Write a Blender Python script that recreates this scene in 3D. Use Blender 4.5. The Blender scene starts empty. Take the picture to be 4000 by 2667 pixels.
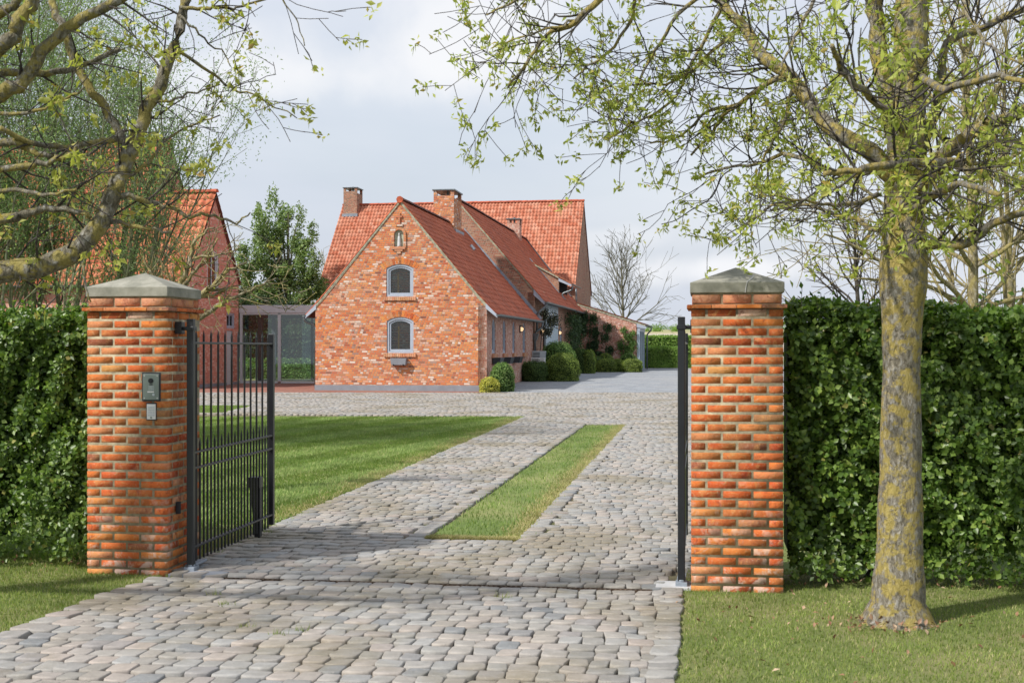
import bpy, math, random
import numpy as np
from mathutils import Vector, Matrix
from mathutils.geometry import tessellate_polygon
random.seed(11); RG = np.random.default_rng(7)
S = bpy.context.scene
COL = S.collection
R = math.radians
# ------------------------------------------------------------------ camera
F = 4950.0; HZ = 1358.0; CH = 1.64
cd = bpy.data.cameras.new('camera'); cam = bpy.data.objects.new('camera', cd); COL.objects.link(cam)
cd.sensor_width = 36; cd.lens = 36 * F / 4000; cd.shift_y = (HZ - 1333.5) / 4000
cd.clip_end = 4000; cd.clip_start = .1
cam.location = (0, 0, CH); cam.rotation_euler = (R(90), 0, 0); S.camera = cam
cd.dof.use_dof = True; cd.dof.focus_distance = 30; cd.dof.aperture_fstop = 9.0
S.view_settings.view_transform = 'Standard'; S.view_settings.look = 'None'
S.view_settings.exposure = 0.38; S.view_settings.gamma = 1
# ------------------------------------------------------------------ sun and sky
SUN_DIR = Vector((.82, .57, 0)).normalized(); ELEV = R(43)
w = bpy.data.worlds.new('World'); S.world = w; w.use_nodes = True
nt = w.node_tree; nt.nodes.clear()
def wn(t, **k):
    n = nt.nodes.new(t)
    for a, b in k.items(): setattr(n, a, b)
    return n
out = wn('ShaderNodeOutputWorld'); bg = wn('ShaderNodeBackground'); sky = wn('ShaderNodeTexSky')
sky.sky_type = 'NISHITA'; sky.sun_disc = False; sky.sun_elevation = ELEV
SAZ = math.atan2(-SUN_DIR.x, -SUN_DIR.y)
sky.sun_rotation = SAZ; sky.air_density = 1.4; sky.dust_density = 3.0; sky.ozone_density = 1.2
bg.inputs['Strength'].default_value = .14
tc = wn('ShaderNodeTexCoord'); mp = wn('ShaderNodeMapping'); mp.inputs['Scale'].default_value = (1.0, 1.0, 3.4)
mp.inputs['Location'].default_value = (.62, .2, .35)
n1 = wn('ShaderNodeTexNoise'); n1.inputs['Scale'].default_value = 3.1; n1.inputs['Detail'].default_value = 5; n1.inputs['Roughness'].default_value = .5
n1.inputs['Distortion'].default_value = .5
rp = wn('ShaderNodeValToRGB'); rp.color_ramp.elements[0].position = .36; rp.color_ramp.elements[1].position = .66
rp.color_ramp.elements[0].color = (.8, .8, .8, 1); rp.color_ramp.elements[1].color = (.97, .97, .97, 1)
n2 = wn('ShaderNodeTexNoise'); n2.inputs['Scale'].default_value = 2.2; n2.inputs['Detail'].default_value = 5
rp2 = wn('ShaderNodeValToRGB'); rp2.color_ramp.elements[0].position = .4; rp2.color_ramp.elements[1].position = .64
rp2.color_ramp.elements[0].color = (3.7, 4.0, 4.6, 1); rp2.color_ramp.elements[1].color = (4.4, 4.6, 5.05, 1)
mx = wn('ShaderNodeMixRGB')
L = nt.links.new
L(tc.outputs['Generated'], mp.inputs[0]); L(mp.outputs[0], n1.inputs['Vector']); L(mp.outputs[0], n2.inputs['Vector'])
L(n1.outputs['Fac'], rp.inputs[0]); L(n2.outputs['Fac'], rp2.inputs[0])
L(rp.outputs[0], mx.inputs[0]); L(sky.outputs[0], mx.inputs[1]); L(rp2.outputs[0], mx.inputs[2])
prev = mx.outputs[0]
nn_ = wn('ShaderNodeVectorMath', operation='NORMALIZE'); L(tc.outputs['Generated'], nn_.inputs[0])
n3 = wn('ShaderNodeTexNoise'); n3.inputs['Scale'].default_value = 9; n3.inputs['Detail'].default_value = 6; L(nn_.outputs[0], n3.inputs['Vector'])
for (px_, py_, rx_, rz_, amt_) in ((1420, 300, .10, .035, .75), (1850, 130, .10, .045, .85), (1150, 330, .05, .02, .5), (2900, 1050, .07, .014, .9), (560, 420, .07, .03, .5), (2330, 930, .06, .01, .4)):
    sb_ = wn('ShaderNodeVectorMath', operation='SUBTRACT'); dv_ = Vector(((px_ - 2000) / F, 1, (HZ - py_) / F)).normalized(); sb_.inputs[1].default_value = dv_
    ml_ = wn('ShaderNodeVectorMath', operation='MULTIPLY'); ml_.inputs[1].default_value = (1 / rx_, 1 / rx_, 1 / rz_); ln_ = wn('ShaderNodeVectorMath', operation='LENGTH')
    L(nn_.outputs[0], sb_.inputs[0]); L(sb_.outputs[0], ml_.inputs[0]); L(ml_.outputs[0], ln_.inputs[0])
    a_ = wn('ShaderNodeMath', operation='MULTIPLY_ADD'); a_.inputs[1].default_value = 3.2; L(n3.outputs['Fac'], a_.inputs[0]); L(ln_.outputs['Value'], a_.inputs[2])
    r_ = wn('ShaderNodeMapRange', interpolation_type='SMOOTHSTEP'); r_.inputs[1].default_value = 2.9; r_.inputs[2].default_value = 1.9; r_.inputs[3].default_value = 0; r_.inputs[4].default_value = amt_; L(a_.outputs[0], r_.inputs[0])
    m_ = wn('ShaderNodeMixRGB'); m_.inputs[2].default_value = (5.2, 5.25, 5.4, 1); L(r_.outputs[0], m_.inputs[0]); L(prev, m_.inputs[1]); prev = m_.outputs[0]
L(prev, bg.inputs['Color']); L(bg.outputs[0], out.inputs[0])
sd = bpy.data.lights.new('sun', 'SUN'); sun = bpy.data.objects.new('sun', sd); COL.objects.link(sun)
sd.energy = 3.9; sd.angle = R(2.2); sd.color = (1, .955, .89)
ldir = Vector((SUN_DIR.x * math.cos(ELEV), SUN_DIR.y * math.cos(ELEV), -math.sin(ELEV)))
sun.rotation_euler = ldir.to_track_quat('-Z', 'Y').to_euler()
# ------------------------------------------------------------------ basics
GY = [-50, 8.5, 35, 43, 51, 73, 90, 300, 1000, 2500]
GZ = [0, 0, .1, .14, .27, .35, .4, 4.2, 16.4, 20]
def gz(y): return float(np.interp(y, GY, GZ))
def W(px, py, Z):   # real world point at a given distance
    return Vector(((px - 2000) / F * Z, Z, CH + (HZ - py) / F * Z))
def tag(o, label=None, cat=None, group=None, kind=None):
    if label: o['label'] = label
    if cat: o['category'] = cat
    if group: o['group'] = group
    if kind: o['kind'] = kind
    return o
def empty(name, loc, rz, label, cat, group=None):
    o = bpy.data.objects.new(name, None); COL.objects.link(o); o.location = loc; o.rotation_euler = (0, 0, rz)
    return tag(o, label, cat, group)
def link(name, me, parent=None):
    o = bpy.data.objects.new(name, me); COL.objects.link(o)
    if parent is not None: o.parent = parent
    return o
def copy_tree(o, parent=None, kids={}):
    c = o.copy(); COL.objects.link(c); c.parent = parent
    for ch in o.children: copy_tree(ch, c)
    return c
def auto_uv(me):
    if not me.uv_layers: me.uv_layers.new(name='UVMap')
    uv = me.uv_layers[0].data
    Z = Vector((0, 0, 1))
    for p in me.polygons:
        n = p.normal
        if abs(n.z) > .97: t = Vector((1, 0, 0)); b = Vector((0, 1, 0))
        else:
            t = Z.cross(n).normalized(); b = n.cross(t)
        for li in p.loop_indices:
            co = me.vertices[me.loops[li].vertex_index].co
            uv[li].uv = (co.dot(t), co.dot(b))
def npmesh(name, V, Fa, mat, parent=None, smooth=False, mi=None):
    V = np.asarray(V, dtype=np.float32).reshape(-1, 3); Fa = np.asarray(Fa, dtype=np.int32)
    me = bpy.data.meshes.new(name); nf, k = Fa.shape
    me.vertices.add(len(V)); me.vertices.foreach_set('co', V.ravel())
    me.loops.add(nf * k); me.loops.foreach_set('vertex_index', Fa.ravel())
    me.polygons.add(nf); me.polygons.foreach_set('loop_start', np.arange(nf, dtype=np.int32) * k)
    me.polygons.foreach_set('loop_total', np.full(nf, k, dtype=np.int32))
    if smooth: me.polygons.foreach_set('use_smooth', np.ones(nf, dtype=bool))
    for m in (mat if isinstance(mat, (list, tuple)) else [mat]): me.materials.append(m)
    if mi is not None: me.polygons.foreach_set('material_index', np.asarray(mi, dtype=np.int32))
    me.update(calc_edges=True)
    return link(name, me, parent)
class MB:
    def __init__(s): s.v = []; s.f = []; s.m = []; s.cm = 0
    def face(s, pts):
        b = len(s.v); s.v += [tuple(p) for p in pts]; s.f.append(tuple(range(b, b + len(pts)))); s.m.append(s.cm)
    def box(s, x0, x1, y0, y1, z0, z1, M=None):
        b = len(s.v)
        P = [(x0,y0,z0),(x1,y0,z0),(x1,y1,z0),(x0,y1,z0),(x0,y0,z1),(x1,y0,z1),(x1,y1,z1),(x0,y1,z1)]
        if M is not None: P = [tuple(M @ Vector(p)) for p in P]
        s.v += P
        for q in ((0,3,2,1),(4,5,6,7),(0,1,5,4),(1,2,6,5),(2,3,7,6),(3,0,4,7)):
            s.f.append(tuple(b + i for i in q)); s.m.append(s.cm)
        return s
    def prism(s, pts, mapf, d0, d1):   # 2-D outline extruded between depth d0 and d1
        n = len(pts); b = len(s.v)
        s.v += [tuple(mapf(p[0], p[1], d0)) for p in pts] + [tuple(mapf(p[0], p[1], d1)) for p in pts]
        s.f.append(tuple(range(b, b + n))); s.f.append(tuple(range(b + 2 * n - 1, b + n - 1, -1))); s.m += [s.cm] * 2
        for i in range(n):
            j = (i + 1) % n; s.f.append((b + j, b + i, b + n + i, b + n + j)); s.m.append(s.cm)
        return s
    def tube(s, pts, r, sides=8, cap=True):
        if not isinstance(r, (list, tuple)): r = [r] * len(pts)
        pts = [Vector(p) for p in pts]; b = len(s.v); up = Vector((.13, .21, .97))
        for i, p in enumerate(pts):
            d = (pts[min(i + 1, len(pts) - 1)] - pts[max(i - 1, 0)]).normalized()
            a = d.cross(up)
            if a.length < .05: a = d.cross(Vector((1, 0, 0)))
            a.normalize(); c = d.cross(a)
            for k in range(sides):
                t = 2 * math.pi * k / sides
                s.v.append(tuple(p + (a * math.cos(t) + c * math.sin(t)) * r[i]))
        for i in range(len(pts) - 1):
            for k in range(sides):
                k2 = (k + 1) % sides
                s.f.append((b + i * sides + k, b + i * sides + k2, b + (i + 1) * sides + k2, b + (i + 1) * sides + k)); s.m.append(s.cm)
        if cap:
            s.f.append(tuple(b + k for k in range(sides - 1, -1, -1))); s.m.append(s.cm)
            e = b + (len(pts) - 1) * sides; s.f.append(tuple(e + k for k in range(sides))); s.m.append(s.cm)
        return s
    def build(s, name, mats, parent=None, smooth=False, bevel=0, uv=True):
        me = bpy.data.meshes.new(name); me.from_pydata(s.v, [], s.f)
        for m in (mats if isinstance(mats, (list, tuple)) else [mats]): me.materials.append(m)
        me.polygons.foreach_set('material_index', s.m)
        if smooth: me.polygons.foreach_set('use_smooth', [True] * len(s.f))
        me.update()
        if uv: auto_uv(me)
        o = link(name, me, parent)
        if bevel:
            b = o.modifiers.new('bevel', 'BEVEL'); b.width = bevel; b.segments = 2; b.limit_method = 'ANGLE'
        return o
# ------------------------------------------------------------------ materials
class NM:
    def __init__(s, name):
        s.mat = bpy.data.materials.new(name); s.mat.use_nodes = True; s.t = s.mat.node_tree; s.t.nodes.clear()
        s.out = s.t.nodes.new('ShaderNodeOutputMaterial'); s.b = s.t.nodes.new('ShaderNodeBsdfPrincipled')
        s.L(s.b.outputs[0], s.out.inputs[0])
    def L(s, a, b): s.t.links.new(a, b)
    def n(s, t, **k):
        x = s.t.nodes.new(t)
        for a, b in k.items():
            if a.startswith('i_'): 
                key = a[2:]; key = int(key) if key.isdigit() else key
                x.inputs[key].default_value = b
            else: setattr(x, a, b)
        return x
    def put(s, sock, v):
        if hasattr(v, 'is_linked') or hasattr(v, 'links'): s.L(v, sock)
        else: sock.default_value = v
    def m(s, op, a, b=0.0, c=None, clamp=False):
        x = s.t.nodes.new('ShaderNodeMath'); x.operation = op; x.use_clamp = clamp
        s.put(x.inputs[0], a); s.put(x.inputs[1], b)
        if c is not None: s.put(x.inputs[2], c)
        return x.outputs[0]
    def noise(s, vec, scale, detail=4, rough=.5, dist=0):
        x = s.t.nodes.new('ShaderNodeTexNoise'); s.L(vec, x.inputs['Vector'])
        x.inputs['Scale'].default_value = scale; x.inputs['Detail'].default_value = detail
        x.inputs['Roughness'].default_value = rough; x.inputs['Distortion'].default_value = dist
        return x.outputs['Fac']
    def ramp(s, fac, stops, interp='LINEAR'):
        x = s.t.nodes.new('ShaderNodeValToRGB'); e = x.color_ramp; e.interpolation = interp
        while len(e.elements) < len(stops): e.elements.new(.5)
        for i, (p, c) in enumerate(stops):
            e.elements[i].position = p
            e.elements[i].color = (c, c, c, 1) if isinstance(c, (int, float)) else (*c, 1)
        s.L(fac, x.inputs[0]); return x.outputs[0]
    def mix(s, fac, a, b, blend='MIX'):
        x = s.t.nodes.new('ShaderNodeMixRGB'); x.blend_type = blend
        for i, v in ((0, fac), (1, a), (2, b)):
            if isinstance(v, tuple): v = (*v, 1) if len(v) == 3 else v
            s.put(x.inputs[i], v)
        return x.outputs[0]
    def coord(s, which='Object'):
        return s.n('ShaderNodeTexCoord').outputs[which]
    def pos(s): return s.n('ShaderNodeNewGeometry').outputs['Position']
    def island(s): return s.n('ShaderNodeNewGeometry').outputs['Random Per Island']
    def bump(s, h, strength=.3, dist=.02):
        x = s.n('ShaderNodeBump'); x.inputs['Strength'].default_value = strength; x.inputs['Distance'].default_value = dist
        s.L(h, x.inputs['Height']); s.L(x.outputs[0], s.b.inputs['Normal'])
    def fin(s, col=None, rough=.8, spec=.3, metal=0):
        if col is not None:
            if isinstance(col, tuple): col = (*col, 1)
            s.put(s.b.inputs['Base Color'], col)
        s.put(s.b.inputs['Roughness'], rough); s.b.inputs['Specular IOR Level'].default_value = spec
        s.b.inputs['Metallic'].default_value = metal
        return s.mat
def plain(name, c, rough=.6, spec=.3, metal=0, var=.12, scale=6, bump=0):
    k = NM(name); p = k.coord()
    n = k.noise(p, scale, 5, .6)
    lo = tuple(x * (1 - var * 1.6) for x in c); hi = tuple(min(1, x * (1 + var)) for x in c)
    col = k.ramp(n, [(.3, lo), (.7, hi)])
    if bump: k.bump(k.noise(p, scale * 8, 3), bump, .01)
    return k.fin(col, rough, spec, metal)
ORANGE = [(0, (.36, .08, .04)), (.1, (.56, .14, .05)), (.22, (.66, .22, .065)), (.34, (.46, .10, .045)), (.46, (.66, .28, .10)),
          (.56, (.60, .16, .05)), (.66, (.66, .42, .31)), (.76, (.52, .13, .05)), (.86, (.72, .58, .50)), (.93, (.22, .065, .045)), (1, (.62, .24, .09))]
PINK = [(0, (.36, .10, .07)), (.15, (.50, .19, .13)), (.3, (.62, .36, .28)), (.45, (.42, .12, .08)), (.6, (.72, .52, .44)),
        (.75, (.50, .18, .12)), (.88, (.56, .26, .17)), (1, (.28, .09, .06))]
DARKB = [(0, (.22, .08, .05)), (.2, (.36, .13, .08)), (.4, (.30, .11, .07)), (.55, (.42, .2, .12)), (.7, (.20, .1, .07)), (.85, (.44, .24, .15)), (1, (.12, .07, .05))]
def brick_mat(name, pal, mortar=(.29, .235, .17), bw=.205, bh=.0735, split=.45, warm=1):
    k = NM(name); uvn = k.n('ShaderNodeUVMap').outputs[0]
    nz = k.n('ShaderNodeTexNoise', i_Scale=9.0, i_Detail=2.0); k.L(uvn, nz.inputs['Vector'])
    sb = k.n('ShaderNodeVectorMath', operation='SUBTRACT'); k.L(nz.outputs['Color'], sb.inputs[0]); sb.inputs[1].default_value = (.5, .5, .5)
    sc = k.n('ShaderNodeVectorMath', operation='SCALE'); k.L(sb.outputs[0], sc.inputs[0]); sc.inputs['Scale'].default_value = .02
    ad = k.n('ShaderNodeVectorMath', operation='ADD'); k.L(uvn, ad.inputs[0]); k.L(sc.outputs[0], ad.inputs[1])
    sp = k.n('ShaderNodeSeparateXYZ'); k.L(ad.outputs[0], sp.inputs[0])
    v = k.m('DIVIDE', sp.outputs[1], bh); row = k.m('FLOOR', v); fv = k.m('FRACT', v)
    uu = k.m('ADD', k.m('DIVIDE', sp.outputs[0], bw), k.m('MULTIPLY', row, .37)); col = k.m('FLOOR', uu); fu = k.m('FRACT', uu)
    cb = k.n('ShaderNodeCombineXYZ'); k.L(col, cb.inputs[0]); k.L(row, cb.inputs[1])
    w1 = k.n('ShaderNodeTexWhiteNoise', noise_dimensions='3D'); k.L(cb.outputs[0], w1.inputs['Vector'])
    isp = k.m('LESS_THAN', w1.outputs['Value'], split)
    mul = k.m('ADD', isp, 1.0)
    fm = k.m('MULTIPLY', fu, mul); c2 = k.m('FLOOR', fm); fu2 = k.m('FRACT', fm)
    cb2 = k.n('ShaderNodeCombineXYZ'); k.L(col, cb2.inputs[0]); k.L(row, cb2.inputs[1]); k.L(k.m('ADD', c2, 3.3), cb2.inputs[2])
    w2 = k.n('ShaderNodeTexWhiteNoise', noise_dimensions='3D'); k.L(cb2.outputs[0], w2.inputs['Vector'])
    du = k.m('DIVIDE', k.m('MULTIPLY', k.m('MINIMUM', fu2, k.m('SUBTRACT', 1.0, fu2)), bw), mul)
    dv = k.m('MULTIPLY', k.m('MINIMUM', fv, k.m('SUBTRACT', 1.0, fv)), bh)
    d = k.m('MINIMUM', du, dv)
    mr = k.n('ShaderNodeMapRange', interpolation_type='SMOOTHSTEP'); k.L(d, mr.inputs[0]); mr.inputs[1].default_value = .0035; mr.inputs[2].default_value = .0095
    bc = k.ramp(w2.outputs['Value'], pal)
    nn = k.noise(uvn, 14, 5, .65); big = k.noise(uvn, .45, 4, .6)
    bc = k.mix(k.ramp(nn, [(.58, 0.0), (.75, .3)]), bc, (.72, .52, .38))
    bc = k.mix(k.ramp(nn, [(.28, .5), (.42, 0.0)]), bc, (.25, .08, .04))
    bc = k.mix(k.ramp(big, [(.4, .0), (.7, .2)]), bc, (.50, .34, .24), 'MIX')
    cc = k.mix(mr.outputs[0], mortar, bc)
    k.bump(k.m('ADD', mr.outputs[0], k.m('MULTIPLY', nn, .35)), .6, .012)
    return k.fin(cc, .88, .2)
M = {}
M['brick'] = brick_mat('brick_orange', ORANGE)
M['brick_side'] = brick_mat('brick_pink', PINK, (.40, .34, .28), .14, .0735, .6)
M['brick_dark'] = brick_mat('brick_weathered', DARKB, (.34, .29, .23))
M['brick_red'] = brick_mat('brick_red', [(0, (.5, .14, .09)), (.3, (.62, .24, .16)), (.55, (.45, .12, .08)), (.8, (.70, .45, .36)), (1, (.58, .2, .13))], (.48, .38, .32))
def island_brick(name, pal):
    k = NM(name); p = k.coord(); c = k.ramp(k.island(), pal)
    n = k.noise(p, 19, 6, .75, .8); n2 = k.noise(p, 60, 5, .75); n3 = k.noise(p, 2.3, 3)
    c = k.mix(k.ramp(n, [(.52, 0.0), (.62, .7)]), c, (.60, .27, .10))
    c = k.mix(k.ramp(n2, [(.56, 0.0), (.7, .4)]), c, (.74, .62, .5))
    c = k.mix(k.ramp(n, [(.34, .75), (.45, 0.0)]), c, (.22, .05, .03))
    c = k.mix(k.ramp(n2, [(.3, .6), (.42, 0.0)]), c, (.2, .07, .04))
    c = k.mix(k.ramp(n3, [(.48, 0.0), (.68, .4)]), c, (.38, .25, .09))
    sz = k.n('ShaderNodeSeparateXYZ'); k.L(p, sz.inputs[0]); lo = k.n('ShaderNodeMapRange'); k.L(sz.outputs[2], lo.inputs[0]); lo.inputs[1].default_value = .9; lo.inputs[2].default_value = .0
    c = k.mix(k.m('MULTIPLY', lo.outputs[0], k.ramp(k.noise(p, 7, 5, .7, .5), [(.52, 0.0), (.6, .75)])), c, (.62, .5, .42))
    k.bump(k.m('ADD', n, k.m('MULTIPLY', n2, .6)), .8, .014)
    return k.fin(c, .92, .12)
M['pbrick'] = island_brick('pillar_brick', [(0, (.46, .085, .03)), (.12, (.62, .15, .04)), (.25, (.34, .055, .025)), (.36, (.66, .21, .05)), (.5, (.54, .105, .035)),
      (.6, (.62, .29, .09)), (.7, (.40, .07, .03)), (.8, (.62, .17, .045)), (.9, (.62, .30, .16)), (.97, (.2, .045, .025)), (1, (.72, .5, .38))])
M['sillbrick'] = island_brick('sill_brick', [(0, (.5, .17, .09)), (.4, (.6, .3, .18)), (.7, (.44, .2, .12)), (1, (.62, .4, .28))])
M['mortar'] = plain('mortar', (.36, .31, .21), .95, .1, var=.3, scale=18, bump=.6)
M['slab'] = plain('pale_stone_slab', (.5, .5, .5), .7, .3, var=.12)
def cap_mat():
    k = NM('capstone'); p = k.coord(); n = k.noise(p, 5, 6, .65); m = k.noise(p, 60, 3)
    c = k.ramp(n, [(.3, (.17, .17, .14)), (.5, (.26, .255, .21)), (.7, (.38, .365, .31))])
    k.bump(k.m('ADD', n, k.m('MULTIPLY', m, .4)), .4, .01); return k.fin(c, .9, .2)
M['cap'] = cap_mat()
M['grey_paint'] = plain('grey_blue_paint', (.36, .40, .47), .45, .4, var=.05)
M['lightgrey'] = plain('light_grey_metal', (.50, .55, .58), .45, .4, 0, var=.05)
M['bluedoor'] = plain('blue_grey_board', (.38, .46, .52), .5, .4, var=.06, scale=2)
M['plinth'] = plain('grey_plinth', (.23, .245, .275), .75, .25, var=.1, scale=3)
M['zinc'] = plain('zinc', (.17, .19, .2), .42, .5, .75, var=.2)
M['lead'] = plain('lead_flashing', (.27, .31, .36), .5, .4, .3, var=.2)
M['black'] = plain('black_gate_paint', (.012, .014, .018), .38, .5, var=.2)
M['blackp'] = plain('black_plastic', (.02, .022, .026), .5, .4)
M['steel'] = plain('steel_panel', (.22, .26, .24), .38, .5, .6, var=.08)
M['white'] = plain('white_enamel', (.7, .7, .68), .5, .4, var=.05)
M['rust'] = plain('rust_channel', (.10, .07, .05), .85, .2, var=.5, scale=20)
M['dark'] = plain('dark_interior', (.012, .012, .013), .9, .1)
M['darkgrey'] = plain('dark_grey_planter', (.035, .042, .05), .5, .4, var=.1)
M['verge'] = plain('verge_mortar', (.36, .34, .25), .9, .15, var=.3, scale=9)
M['slatew'] = plain('blind_slat', (.6, .62, .58), .6, .3)
M['slitpane'] = plain('slit_pane', (.10, .12, .145), .25, .6)
M['nichec'] = plain('niche_plaster', (.42, .46, .36), .8)
M['wood'] = plain('yellow_wood', (.55, .30, .05), .6, .3)
M['ridge'] = plain('ridge_tile', (.42, .095, .045), .75, .25, var=.35, scale=5)
M['ridged'] = plain('ridge_tile_dark', (.17, .07, .055), .8, .25, var=.3, scale=5)
M['interior_col'] = plain('interior_column', (.06, .07, .08), .6, .3)
def tile_mat(name, pal, dark=(.13, .045, .03), amt=.5, moss=.0):
    k = NM(name); p = k.coord(); c = k.ramp(k.island(), pal)
    n = k.noise(p, .9, 6, .72, .3); f = k.noise(p, 22, 4, .7)
    c = k.mix(k.ramp(n, [(.48, 0.0), (.66, amt)]), c, dark)
    c = k.mix(k.ramp(f, [(.52, 0.0), (.75, .35)]), c, dark)
    if moss: c = k.mix(k.ramp(k.noise(p, 3.5, 5), [(.6, 0.0), (.7, moss)]), c, (.28, .2, .05))
    k.bump(f, .35, .01); return k.fin(c, .8, .25)
M['tile'] = tile_mat('plain_tile', [(0, (.50, .125, .065)), (.5, (.58, .165, .085)), (1, (.44, .11, .06))], (.20, .075, .055), .5)
M['pan'] = tile_mat('pantile_salmon', [(0, (.50, .18, .105)), (.3, (.57, .25, .16)), (.6, (.46, .145, .08)), (.85, (.62, .31, .21)), (1, (.44, .13, .07))], (.30, .10, .06), .4, .15)
M['pan2'] = tile_mat('pantile_orange', [(0, (.52, .15, .075)), (.5, (.62, .24, .13)), (1, (.44, .11, .06))], (.30, .09, .05), .35, .35)
def glass_mat(name, tint=(.55, .68, .66), refl=.35, dark=False):
    k = NM(name); g = k.n('ShaderNodeBsdfGlossy'); g.inputs['Roughness'].default_value = .02; g.inputs['Color'].default_value = (.8, .9, .92, 1)
    t = k.n('ShaderNodeBsdfTransparent'); t.inputs['Color'].default_value = (*tint, 1)
    fr = k.n('ShaderNodeFresnel', i_IOR=1.5)
    mixf = k.m('ADD', k.m('MULTIPLY', fr.outputs[0], 1.0), refl, clamp=True)
    ms = k.n('ShaderNodeMixShader'); k.L(mixf, ms.inputs[0]); k.L(t.outputs[0], ms.inputs[1]); k.L(g.outputs[0], ms.inputs[2])
    k.L(ms.outputs[0], k.out.inputs[0]); return k.mat
M['glass'] = glass_mat('window_glass', (.7, .75, .72), .03)
M['glassl'] = glass_mat('passage_glass', (.80, .93, .91), .08)
def emis(name, c, s):
    k = NM(name); k.b.inputs['Emission Color'].default_value = (*c, 1); k.b.inputs['Emission Strength'].default_value = s
    return k.fin(c, .4)
M['lampglass'] = emis('lamp_glass', (1, .66, .36), .8)
def leaf_mat(name, pal, trans=.35, rough=.5, patch=.0, pcol=(.3, .3, .02), spec=.35):
    k = NM(name); c = k.ramp(k.island(), pal)
    n = k.noise(k.pos(), 1.6, 4, .6)
    c = k.mix(1.0, c, k.ramp(n, [(.3, .72), (.7, 1.28)]), 'MULTIPLY')
    if patch: c = k.mix(k.ramp(n, [(.5, 0.0), (.62, patch)]), c, pcol)
    k.fin(c, rough, spec)
    t = k.n('ShaderNodeBsdfTranslucent'); k.L(k.mix(1.0, c, (1.1, 1.25, .6), 'MULTIPLY'), t.inputs[0])
    ms = k.n('ShaderNodeMixShader'); ms.inputs[0].default_value = trans
    k.L(k.b.outputs[0], ms.inputs[1]); k.L(t.outputs[0], ms.inputs[2]); k.L(ms.outputs[0], k.out.inputs[0]); return k.mat
M['hedge'] = leaf_mat('hedge_leaf', [(0, (.045, .09, .015)), (.35, (.085, .155, .025)), (.75, (.15, .24, .04)), (.97, (.25, .35, .07)), (1, (.38, .32, .1))], .35, .4, spec=.5)
M['spring'] = leaf_mat('spring_leaf', [(0, (.24, .29, .05)), (.5, (.38, .42, .09)), (.85, (.50, .52, .16)), (1, (.45, .32, .1))], .45)
M['springl'] = leaf_mat('spring_leaf_left', [(0, (.30, .32, .06)), (.5, (.44, .45, .11)), (.88, (.55, .54, .18)), (1, (.45, .27, .09))], .45)
M['willow'] = leaf_mat('willow_leaf', [(0, (.20, .30, .14)), (.5, (.29, .38, .19)), (1, (.38, .47, .25))], .5)
M['ever'] = leaf_mat('bushy_tree_leaf', [(0, (.12, .19, .07)), (.5, (.20, .29, .11)), (.9, (.32, .42, .17)), (1, (.38, .46, .2))], .4)
M['darktree'] = leaf_mat('dark_tree_leaf', [(0, (.025, .05, .02)), (1, (.09, .14, .05))], .25)
M['box'] = leaf_mat('box_bush', [(0, (.10, .15, .03)), (.5, (.18, .25, .05)), (1, (.32, .38, .08))], .35)
M['boxd'] = leaf_mat('dark_bush', [(0, (.05, .09, .025)), (.6, (.09, .15, .04)), (1, (.16, .23, .06))], .3)
M['boxy'] = leaf_mat('yellow_bush', [(0, (.42, .40, .05)), (.6, (.6, .56, .12)), (1, (.25, .3, .05))], .3)
M['boxg'] = leaf_mat('fresh_bush', [(0, (.06, .13, .03)), (.5, (.12, .22, .05)), (1, (.28, .38, .12))], .3)
M['farhedge'] = leaf_mat('far_hedge', [(0, (.12, .22, .045)), (.5, (.2, .33, .06)), (1, (.3, .42, .1))], .4)
M['ivy'] = leaf_mat('ivy', [(0, (.02, .045, .02)), (.6, (.045, .085, .03)), (1, (.1, .17, .06))], .2)
M['ivyl'] = leaf_mat('climber', [(0, (.06, .12, .03)), (.6, (.13, .23, .06)), (1, (.24, .34, .1))], .3)
M['flower'] = leaf_mat('white_flower', [(0, (.8, .72, .72)), (1, (.9, .85, .85))], .3)
M['clematis'] = leaf_mat('clematis_leaf', [(0, (.03, .035, .02)), (1, (.07, .07, .035))], .2)
M['blade'] = leaf_mat('grass_blade', [(0, (.14, .20, .045)), (.4, (.21, .28, .065)), (.8, (.30, .35, .11)), (.93, (.40, .38, .18)), (1, (.52, .46, .26))], .35, .6, spec=.2)
M['bladel'] = leaf_mat('lawn_blade', [(0, (.14, .215, .055)), (.5, (.21, .295, .085)), (.9, (.29, .37, .13)), (1, (.45, .43, .2))], .35, .6, spec=.2)
M['litter'] = leaf_mat('fallen_leaf', [(0, (.2, .09, .05)), (.6, (.34, .2, .12)), (1, (.5, .38, .26))], .1)
M['core'] = plain('foliage_shade', (.025, .045, .014), .95, .05)  # near-black fill colour stands in for shade behind the leaves
def bark(name, base, lich, lichc=(.42, .33, .05), grey=(.34, .34, .32), scale=1.0):
    k = NM(name); p = k.coord()
    mpn = k.n('ShaderNodeMapping'); k.L(p, mpn.inputs[0]); mpn.inputs['Scale'].default_value = (1, 1, .45)
    n = k.noise(mpn.outputs[0], 26 * scale, 5, .7, .6); b = k.noise(p, 4.5 * scale, 4, .65); g = k.noise(p, 9 * scale, 4, .6)
    c = k.ramp(n, [(.3, tuple(x * .35 for x in base)), (.5, base), (.72, grey)])
    c = k.mix(k.m('MULTIPLY', k.ramp(b, [(.46, 0.0), (.54, lich)]), k.ramp(g, [(.42, .15), (.52, 1.0)])), c, lichc)
    c = k.mix(k.m('MULTIPLY', k.ramp(n, [(.3, .75), (.42, 0.0)]), .8), c, tuple(x * .25 for x in base))
    k.bump(n, 1.0, .035); return k.fin(c, .92, .15)
M['bark'] = bark('lichen_bark', (.24, .215, .165), .7, (.46, .36, .08), (.44, .43, .41), 1.9)
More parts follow.
